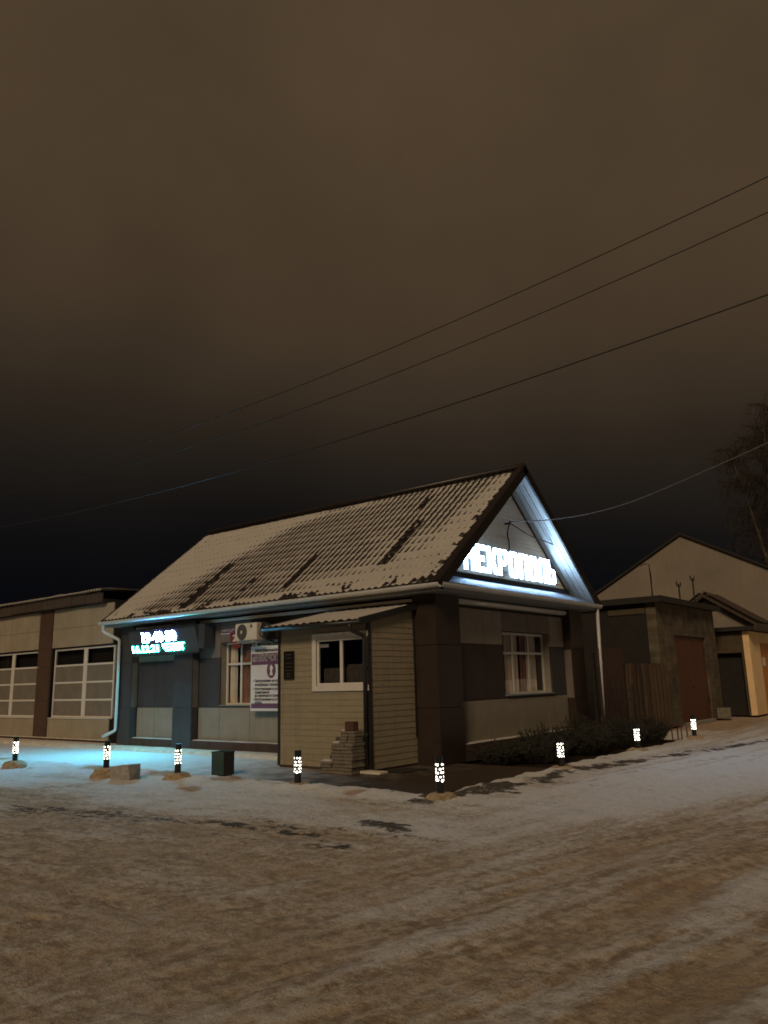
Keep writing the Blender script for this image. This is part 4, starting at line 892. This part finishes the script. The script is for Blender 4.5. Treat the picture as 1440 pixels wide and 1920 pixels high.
for px, py, h, w, lab in ((28, 1426, .16, .27, 'bollard light at the far left end of the row, on a low mound'), (199, 1439, .17, .30, 'bollard light on the mound beside the broken concrete block'),
         (333, 1448, .12, .25, 'bollard light in front of the pale panels, left of the green bin'), (558, 1467, .075, .15, 'bollard light standing before the cream annex, right of the bin'),
         (826, 1486, .085, .135, 'nearest and largest bollard light, at the corner of the paving'), (1053, 1436, .075, .15, 'bollard light in front of the dark shrubs, below the gable window'),
         (1196, 1402, .09, .18, 'bollard light at the far part of the shrubs, before the picket fence'), (1302, 1379, .10, .20, 'farthest bollard light, near the red garage door')):
    p_ = at(px, py, 2, h); spots.append((p_.x, p_.y, h, w, lab))
b0 = None
for i, (x, y, h, w, lab) in enumerate(spots):
    if b0 is None: b0 = bollard(x, y, h-.06); o = b0; 
    else: o = copy_tree(b0, (x, y, h-.06))
    tag(o, lab, 'bollard light', 'bollard lights around the forecourt')
    bs = base(x, y, w, h, i+3).build('concrete_base', 'concrete_tan', o, smooth=False)
    o.rotation_euler[2] = i*.7; o.rotation_euler[0] = random.uniform(-.02, .02)
# broken concrete block and mound beside second bollard
pc = at(215, 1464, 2, 0) + Vector((.05, .18, .12)); ax = Vector((math.cos(.25), math.sin(.25), .08)).normalized(); az_ = Vector((0, 0, 1)); ay_ = az_.cross(ax).normalized(); az_ = ax.cross(ay_)
cb = MB().obox(pc, ax, ay_, az_, .22, .16, .135); rnd = random.Random(3); cb.v = [tuple(Vector(p) + Vector((rnd.uniform(-.03, .03), rnd.uniform(-.03, .03), rnd.uniform(-.02, .02)))) for p in cb.v]
tag(cb.build('concrete_block', 'concrete_grey', bevel=.015), 'broken grey concrete block tilted against the bollard mound', 'concrete block')
# bin
LBN = empty('litter_bin', (-2.7, -3.2, 0)); tag(LBN, 'dark green square metal litter bin standing in the snow', 'bin')
Rm = Matrix.Rotation(math.radians(8), 3, 'Z'); c0 = at(409, 1456, 2, 0) + Vector((-.05, .15, 0)); axx, ayy, azz = Rm @ Vector((1,0,0)), Rm @ Vector((0,1,0)), Vector((0,0,1))
def obp(name, m, cx_, cy_, cz_, hx, hy, hz): return MB().obox(c0 + axx*cx_ + ayy*cy_ + azz*cz_, axx, ayy, azz, hx, hy, hz).build(name, m, LBN)
bw, bd, bh = .15, .14, .20
obp('front_panel', 'bin_green', 0, -bd, bh+.02, bw, .008, bh); obp('back_panel', 'bin_green', 0, bd, bh+.02, bw, .008, bh); obp('side_panel', 'trim_black', bw-.008, 0, bh+.02, .008, bd-.009, bh); obp('side_panel', 'bin_green', -bw+.008, 0, bh+.02, .008, bd-.009, bh)
obp('floor', 'trim_black', 0, 0, .04, bw-.017, bd-.009, .01); obp('rim', 'bin_green', 0, -bd, bh*2+.03, bw+.01, .014, .011); obp('rim', 'bin_green', 0, bd, bh*2+.03, bw+.01, .014, .011); obp('rim', 'trim_black', bw-.004, 0, bh*2+.03, .014, bd-.015, .011); obp('rim', 'bin_green', -bw+.004, 0, bh*2+.03, .014, bd-.015, .011)
for qx in (-bw+.03, bw-.03):
    for qy in (-bd+.03, bd-.03): obp('foot', 'trim_black', qx, qy, -.01, .015, .015, .03)
# stacked slabs, brick, leaning stone by the annex
PX_, PY_ = .15, -.06
sqz = lambda x_: -.76 + (x_ + .76)*.76
def slab(x0, x1, y0, y1, z0, z1, lab, grp, m='slab_grey', cat_='slab', name='paving_slab', jit=.02):
    x0, x1 = sqz(x0), sqz(x1); j = lambda: random.uniform(-jit, jit); dx, dy = j(), j()
    return tag(quick(name, m, None, (x0+dx+PX_, x1+dx+PX_+abs(j()), y0+dy+PY_, y1+dy+PY_, z0, z1-.004), bevel=.008), lab, cat_, grp)
z = .004
for k in range(9): slab(-1.42, -1.02, -1.93, -1.56, z, z+.062, 'grey paving slab in the left pile of the tall stack', 'slabs in the tall stack'); slab(-1.0, -.76, -1.93, -1.56, z, z+.062, 'grey paving slab in the right pile of the tall stack', 'slabs in the tall stack, right'); z += .062
ztop = z
for k in range(4): slab(-1.80, -1.46, -1.92, -1.57, .004+k*.056, .004+(k+1)*.056, 'grey paving slab in the low stack left of the tall one', 'slabs in the low stack')
zz_ = ztop
for k in range(4): slab(-1.20, -.99, -1.86, -1.60, zz_, zz_+.054, 'small grey slab in the upper left column on the tall stack', 'small slabs on the tall stack', jit=.016); slab(-.97, -.77, -1.86, -1.60, zz_, zz_+.054, 'small grey slab in the upper right column on the tall stack', 'small slabs on the tall stack, right', jit=.016); zz_ += .054
slab(-1.06, -.80, -1.82, -1.66, zz_, zz_+.165, 'reddish brick block on the very top of the stack', None, 'brick_red', 'brick', 'brick_block')
def snowcap(x0, x1, y0, y1, z, lab):
    x0 = sqz(x0) + PX_; x1 = sqz(x1) + PX_; y0 += PY_; y1 += PY_; n = 12; xs = np.linspace(x0, x1, n); ys = np.linspace(y0, y1, n); A, Bq = np.meshgrid(xs, ys); e_ = np.minimum(np.minimum(A-x0, x1-A)/(x1-x0), np.minimum(Bq-y0, y1-Bq)/(y1-y0))
    tag(grid_obj('snow_cap', A, Bq, z + .035*np.clip(e_*5, 0, 1)**.6*(.7+.6*fbm(A*9, Bq*9, 2, 8)) - .003, 'snow'), lab, 'snow', None, 'stuff')
snowcap(-1.40, -1.21, -1.93, -1.58, ztop-.003, 'snow lying on the tall slab stack'); snowcap(-1.80, -1.46, -1.91, -1.58, .004+4*.056-.003, 'snow lying on the low slab stack'); snowcap(-1.19, -1.07, -1.85, -1.62, zz_-.003, 'snow lying on the small slabs below the brick')
ls = MB().prism([(-.06, 0), (.07, 0), (.075, .10), (.05, .22), (.01, .27), (-.04, .24), (-.07, .1)], lambda u, v, d: (sqz(-1.60) + PX_ + u + v*.42, -1.72 + PY_ + d + .05*u, .235 + v), -.05, .05)
tag(ls.build('leaning_stone', 'stone_dark', bevel=.01), 'dark stone leaning against the slab stack', 'stone')
ls = MB().lathe((sqz(-1.31)+PX_, -1.80+PY_, ztop+.012), [(.05, 0), (.075, .02), (.07, .06), (.035, .085), (.01, .09)], 9, .7); tag(ls.build('rock', 'stone_dark'), 'small dark rock on the left shoulder of the tall stack', 'rock')
mt = MB().add([(-.50, -1.28, .004), (.02, -1.30, .004), (.10, -.62, .004), (-.46, -.55, .004), (-.50, -1.28, .016), (.02, -1.30, .016), (.10, -.62, .016), (-.46, -.55, .016)], [(0,3,2,1),(4,5,6,7),(0,1,5,4),(1,2,6,5),(2,3,7,6),(3,0,4,7)])  # thin flat black sheet lying on the paving
tag(mt.build('black_patch', 'patch_black'), 'flat black patch on the ground beside the annex corner', 'mat')
tag(MB().obox((-.42, -1.62, .03), Vector((1,0,0)), Vector((0,1,0)), Vector((0,0,1)), .26, .13, .026).build('stone_step', 'snow_dirty', bevel=.012), 'pale flat stone under the black annex downpipe', 'stone')

# ================================================================= SHRUBS
def shrub(x, y, rx, ry, h, n, lab, seed):
    rnd = random.Random(seed); s_ = empty('shrub', (x, y, 0)); tag(s_, lab, 'shrub', 'shrubs along the gable'); st = MB(); lf = MB()
    for k in range(n):
        a = rnd.uniform(0, 2*math.pi); q = math.sqrt(rnd.random()); bx, by_ = x + rx*.55*q*math.cos(a), y + ry*.55*q*math.sin(a)
        hh_ = 1.25*h*(.55+.5*rnd.random())*(1.05-.45*q); tx, ty = x + rx*q*math.cos(a)*1.05 + rnd.uniform(-.08, .08), y + ry*q*math.sin(a)*1.05 + rnd.uniform(-.08, .08)
        mid = Vector(((bx+tx)/2 + rnd.uniform(-.05, .05), (by_+ty)/2 + rnd.uniform(-.05, .05), hh_*.5)); st.tube([(bx, by_, -.03), mid, (tx, ty, hh_)], [.006, .0045, .002], 4, False)
        for j in range(12):
            t = .2 + .8*rnd.random(); p = Vector((bx, by_, 0)).lerp(Vector((tx, ty, hh_)), t); d = Vector((rnd.gauss(0, 1), rnd.gauss(0, 1), rnd.gauss(.5, .8))).normalized(); e1 = p + d*rnd.uniform(.05, .13)
            w_ = d.orthogonal().normalized()*rnd.uniform(.004, .012); lf.add([p - w_, p + w_, e1], [(0, 1, 2)])
    st.build('stems', 'shrub', s_); lf.build('foliage', 'shrub_leaf', s_)
for k, (x, y, rx, ry, h, n, lab) in enumerate(((.62, 1.15, .50, .65, .36, 150, 'low dark shrub nearest the brown corner column'), (1.15, 1.9, .62, .8, .42, 240, 'dark shrub right behind the bollard light below the gable window'), (.75, 2.9, .6, .8, .58, 240, 'dark shrub under the gable window'),
     (1.3, 3.9, .6, .85, .55, 260, 'dark shrub right of the gable window, close to the snow edge'), (.7, 4.9, .55, .8, .68, 240, 'taller dark shrub against the wall left of the far column'), (1.4, 5.7, .55, .8, .62, 260, 'dark shrub lit by the bollard light before the fence'),
     (.9, 6.5, .5, .6, .62, 200, 'dark shrub under the white downpipe'), (1.45, 7.4, .5, .75, .60, 230, 'last dark shrub, left of the low rusty frame'))): shrub(x, y, rx, ry, h, n, lab, k+20)

# ================================================================= FENCES AND YARD
PF = empty('picket_fence', (.65, 7.55, 0)); tag(PF, 'short black iron picket fence beside the white downpipe', 'fence')
for zq in (1.04, 1.26): quick('rail', 'iron', PF, (-.05, 1.02, 7.54, 7.56, zq-.012, zq+.012))
quick('rail', 'iron', PF, (-.05, 1.02, 7.54, 7.56, .2, .225))
for k, x in enumerate((.22, .42, .56, .70, .84)): MB().tube([(x, 7.565, 0), (x, 7.565, 1.5), (x, 7.565, 1.62 if k % 2 == 0 else 1.40)], [.012, .012, .002], 6).build('picket', 'iron', PF)
for x in (-.03, .30, 1.02): quick('post', 'iron', PF, (x-.035, x+.035, 7.515, 7.585, 0, 1.40 if x > .1 else 2.3))
BF = empty('board_fence', (.36, 8.0, 0)); tag(BF, 'tall dark brown board fence joining the shop to the garage', 'fence')
y = 7.0
while y < 8.66: quick('plank', 'fence_brown', BF, (.34+random.uniform(-.008, .008), .365, y+.004, y+.112, .02, 2.40+random.uniform(-.02, .02))); y += .118
quick('rail', 'fence_brown', BF, (.30, .338, 7.0, 8.66, 1.9, 1.98), (.30, .338, 7.0, 8.66, .5, .58))
MF = empty('metal_gate', (.42, 10.4, 0)); tag(MF, 'lower tan sheet-metal gate between board fence and garage', 'gate')
y = 8.72; k = 0
while y < 12.0:
    quick('sheet_rib', 'fence_tan' if k not in (3, 4, 9) else 'fence_brown', MF, (.40 + (.03 if k % 2 else 0), .425 + (.03 if k % 2 else 0), y, y+.155, .05, 1.98+random.uniform(-.015, .015))); y += .165; k += 1
quick('frame_rail', 'iron', MF, (.36, .398, 8.72, 12.0, 1.8, 1.86), (.36, .398, 8.72, 12.0, .3, .36)); quick('gate_post', 'iron', MF, (.46, .53, 9.55, 9.62, .0, 1.98))
FR = empty('rusty_frame', (2.05, 7.85, 0)); tag(FR, 'low rusty red metal frame at the end of the shrubs', 'frame')
for x, y in ((1.92, 8.05), (2.16, 7.62), (1.92, 7.62), (2.16, 8.05)): MB().tube([(x, y, -.02), (x, y, .36)], .018, 6).build('leg', 'rust_red', FR)
MB().tube([(1.92, 8.05, .36), (2.16, 8.05, .36), (2.16, 7.62, .36), (1.92, 7.62, .36), (1.92, 8.05, .36)], .018, 6).build('top_rail', 'rust_red', FR); quick('top_board', 'old_wood', FR, (1.90, 2.18, 7.60, 8.07, .38, .405))

# garage
GA = empty('block_garage', (-3, 15.3, 0)); tag(GA, 'dark block garage with a tall rusty orange metal door', 'garage')
quick('wall', 'blocks', GA, (-.12, .20, 12.2, 13.78, 0, 3.98), (-.12, .20, 17.15, 18.45, 0, 3.98), (-.12, .20, 13.78, 17.15, 2.95, 3.98))
quick('side_wall', 'wall_shade_tone', GA, (-7, -.122, 12.21, 12.5, 0, 3.97)); quick('back_wall', 'wall_shade_tone', GA, (-7, -6.7, 12.5, 18.4, 0, 3.97), (-6.7, -.122, 18.1, 18.4, 0, 3.97))
for y0, y1 in ((13.80, 15.46), (15.48, 17.13)): quick('door_leaf', 'rust_door', GA, (.07, .12, y0, y1, .06, 2.93))
for zq in (.6, 2.4):
    for yq in (13.86, 17.07): quick('hinge', 'iron', GA, (.12, .15, yq-.05, yq+.05, zq, zq+.22))
quick('bolt', 'iron', GA, (.12, .15, 15.40, 15.54, 1.15, 1.24)); quick('door_step', 'concrete_grey', GA, (-.1, .3, 13.8, 17.1, -.05, .05))
gr_ = quick('roof', 'felt', GA, (-7.2, .42, 12.0, 18.65, 4.0, 4.12)); quick('roof_edge', 'felt', gr_, (-7.2, .46, 11.96, 12.0, 3.95, 4.15)); quick('roof_edge', 'felt', gr_, (.42, .46, 12.0, 18.65, 3.97, 4.16))
quick('lintel', 'plaster_shade_tone', GA, (-1.4, -.15, 12.17, 12.205, 3.62, 3.80))
MS = empty('roof_mast', (.12, 12.35, 4.12)); tag(MS, 'thin wire mast rising from the garage roof corner', 'mast')
MB().tube([(.12, 12.3, 4.0), (.10, 12.3, 5.22), (-.02, 12.3, 5.26), (-.20, 12.3, 5.20)], [.025, .018, .014, .012], 6).build('pole', 'iron', MS); MB().tube(smooth_pts([(.10, 12.28, 5.2), (.17, 12.2, 4.75), (.14, 12.15, 4.1)]), .01, 5).build('hanging_wire', 'cable_black', MS)
for k, (y, z0, z1, lab) in enumerate(((15.1, 4.1, 4.80, 'forked insulator post on the garage roof, the left one'), (16.75, 4.1, 5.15, 'forked insulator post on the garage roof, the taller right one'))):
    q_ = empty('insulator_post', (.1, y, z0)); tag(q_, lab, 'insulator', 'insulator posts on the garage roof')
    MB().tube([(.1, y, z0), (.1, y, z1)], .03, 6).build('post', 'iron', q_); MB().tube([(.1, y-.22, z1+.08), (.1, y-.2, z1-.06), (.1, y, z1-.09), (.1, y+.2, z1-.06), (.1, y+.22, z1+.08)], .024, 6).build('fork', 'iron', q_)
tag(MB().obox((.35, 17.95, .2), Vector((.97,.2,0)).normalized(), Vector((-.2,.97,0)).normalized(), Vector((0,0,1)), .24, .26, .19).build('concrete_block', 'slab_grey', bevel=.02), 'squat concrete block at the garage corner by the dark doorway', 'concrete block')
# plastered garage beyond
KG = empty('plaster_garage', (-.5, 23, 0)); tag(KG, 'plastered garage with lamplight coloured into its pale side and an orange door at the right edge', 'garage')
quick('wall', 'plaster_shade_tone', KG, (-3.2, -.30, 19.98, 20.3, 0, 3.22), (.70, .98, 19.98, 20.3, 0, 3.22), (-.30, .70, 19.98, 20.3, 2.42, 3.22)); quick('recess', 'wall_shade_tone', KG, (-.30, .70, 20.26, 20.34, 0, 2.42))
quick('side_wall', 'plaster_lit_tone', KG, (.80, 1.03, 19.97, 21.55, .02, 3.24), (.80, 1.03, 24.6, 26, .02, 3.24), (.80, 1.03, 21.55, 24.6, 2.82, 3.24)); quick('back_wall', 'plaster_shade_tone', KG, (-3.2, -2.9, 20.3, 26, 0, 3.22))
for y0, y1 in ((21.57, 23.06), (23.09, 24.58)): quick('door_leaf', 'orange_door', KG, (.86, .92, y0, y1, .05, 2.81))
quick('door_plate', 'sign_white', KG, (.921, .93, 22.2, 22.6, 1.9, 2.25))
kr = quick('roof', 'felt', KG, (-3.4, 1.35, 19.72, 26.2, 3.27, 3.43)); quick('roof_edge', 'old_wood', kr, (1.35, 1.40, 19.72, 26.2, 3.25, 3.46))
# shed with a dark gabled roof behind the garages
SH = empty('gabled_shed', (-1.8, 27, 0)); tag(SH, 'weathered shed with a dark gabled roof between the garages', 'shed')
sx0 = -2.3; MB().prism([(sx0-2.1, 0), (sx0+2.1, 0), (sx0+2.1, 3.75), (sx0, 5.15), (sx0-2.1, 3.75)], lambda u, v, d: (u, d, v), 26.4, 29.0).build('wall', 'white_wall', SH)
for s_ in (-1, 1):
    P = [(sx0, 5.45), (sx0+s_*2.75, 3.58), (sx0+s_*2.75, 3.42), (sx0, 5.27)]; MB().prism(P, lambda u, v, d: (u, d, v), 26.0, 29.2).build('roof', 'old_wood', SH)
    for k in range(7): yq = 26.05 + k*.45; MB().obox((sx0+s_*(1.1+.15*random.random()), yq, 4.78-.05*random.random()), Vector((s_*.83, 0, -.56)), Vector((0,1,0)), Vector((s_*.56, 0, .83)), 1.25+.2*random.random(), .17, .015).build('roof_board', 'old_wood', SH)
# white gabled house
WH = empty('white_gabled_house', (-4.3, 36, 0)); tag(WH, 'large pale plastered house with a broad stained gable behind the garages', 'house')
hx, hw, hy = -4.25, 7.6, 30.0
MB().prism([(hx-hw, 0), (hx+hw, 0), (hx+hw, 9.1-hw*.55), (hx, 9.1), (hx-hw, 9.1-hw*.55)], lambda u, v, d: (u, d, v), hy, hy+14).build('wall', 'white_wall', WH)
for s_ in (-1, 1): MB().prism([(hx, 9.26), (hx+s_*(hw+.35), 9.26-(hw+.35)*.55), (hx+s_*(hw+.35), 9.13-(hw+.35)*.55), (hx, 9.13)], lambda u, v, d: (u, d, v), hy-.16, hy+14.2).build('roof', 'felt', WH)

# ================================================================= BIRCH
def birch(x, y, h, lab, seed, lean=(-.12, 0)):
    rnd = random.Random(seed); t = empty('birch_tree', (x, y, 0)); tag(t, lab, 'tree', 'bare birches behind the house'); tr = MB(); br = MB(); tw = MB()
    def trunk(p, d, ln, r, n=8):
        pts = [Vector(p)]; d = d.normalized()
        for k in range(n): d = (d + Vector((rnd.uniform(-.05, .05), rnd.uniform(-.05, .05), .02))).normalized(); pts.append(pts[-1] + d*ln/n)
        return pts
    stems = []
    main = trunk((x, y, -.2), Vector((lean[0], lean[1], 1)), h, .2); tr.tube(main, [.24*(1-.9*i/8)+.015 for i in range(9)], 8); stems.append((main, .24))
    for q in (3, 4):
        s_ = trunk(main[q], Vector((rnd.uniform(-.5, .5), rnd.uniform(-.3, .3), 1)), h*.55, .1); tr.tube(s_, [.12*(1-.9*i/8)+.01 for i in range(9)], 6); stems.append((s_, .12))
    tr.build('trunk', 'birch_bark', t, smooth=True)
    for pts, r in stems:
        for k in range(46):
            f_ = rnd.uniform(.25, 1)*(len(pts)-1); i = min(int(f_), len(pts)-2); p = pts[i].lerp(pts[i+1], f_-i); a = rnd.uniform(0, 2*math.pi); ln = h*(.10+.14*rnd.random())*(1.25-f_/len(pts)*.8)
            d = Vector((math.cos(a), math.sin(a), .9)).normalized(); q1 = p + d*ln*.5; q2 = q1 + Vector((d.x, d.y, .15)).normalized()*ln*.5; br.tube([p, q1, q2], [.035, .022, .012], 4, False)
            for j in range(34):
                s0 = p.lerp(q1, .5+.5*rnd.random()) if rnd.random() < .4 else q1.lerp(q2, rnd.random()); a2 = rnd.uniform(0, 2*math.pi); o_ = Vector((math.cos(a2), math.sin(a2), .3)); l2 = h*.05*(.6+rnd.random())
                e1 = s0 + o_*l2*.5; e2 = e1 + Vector((o_.x*.4, o_.y*.4, -.8))*l2; tw.add([s0, e1, e2, s0 + Vector((.022, .014, 0)), e1 + Vector((.018, -.012, .0)), e2 + Vector((.010, .008, 0))], [(0, 1, 4, 3), (1, 2, 5, 4)])
    br.build('branches', 'twig', t); tw.build('crown', 'twig', t)
birch(-1.6, 47, 18.2, 'bare birch with pale leaning trunk behind the stained gable', 4, (-.17, 0)); birch(1.6, 49, 21, 'taller bare birch at the right edge behind the house', 9, (-.05, 0))

S.cycles.use_denoising = True; S.cycles.filter_width = 1.7
S.cycles.max_bounces = 6; S.cycles.diffuse_bounces = 3; S.cycles.sample_clamp_indirect = 4.0
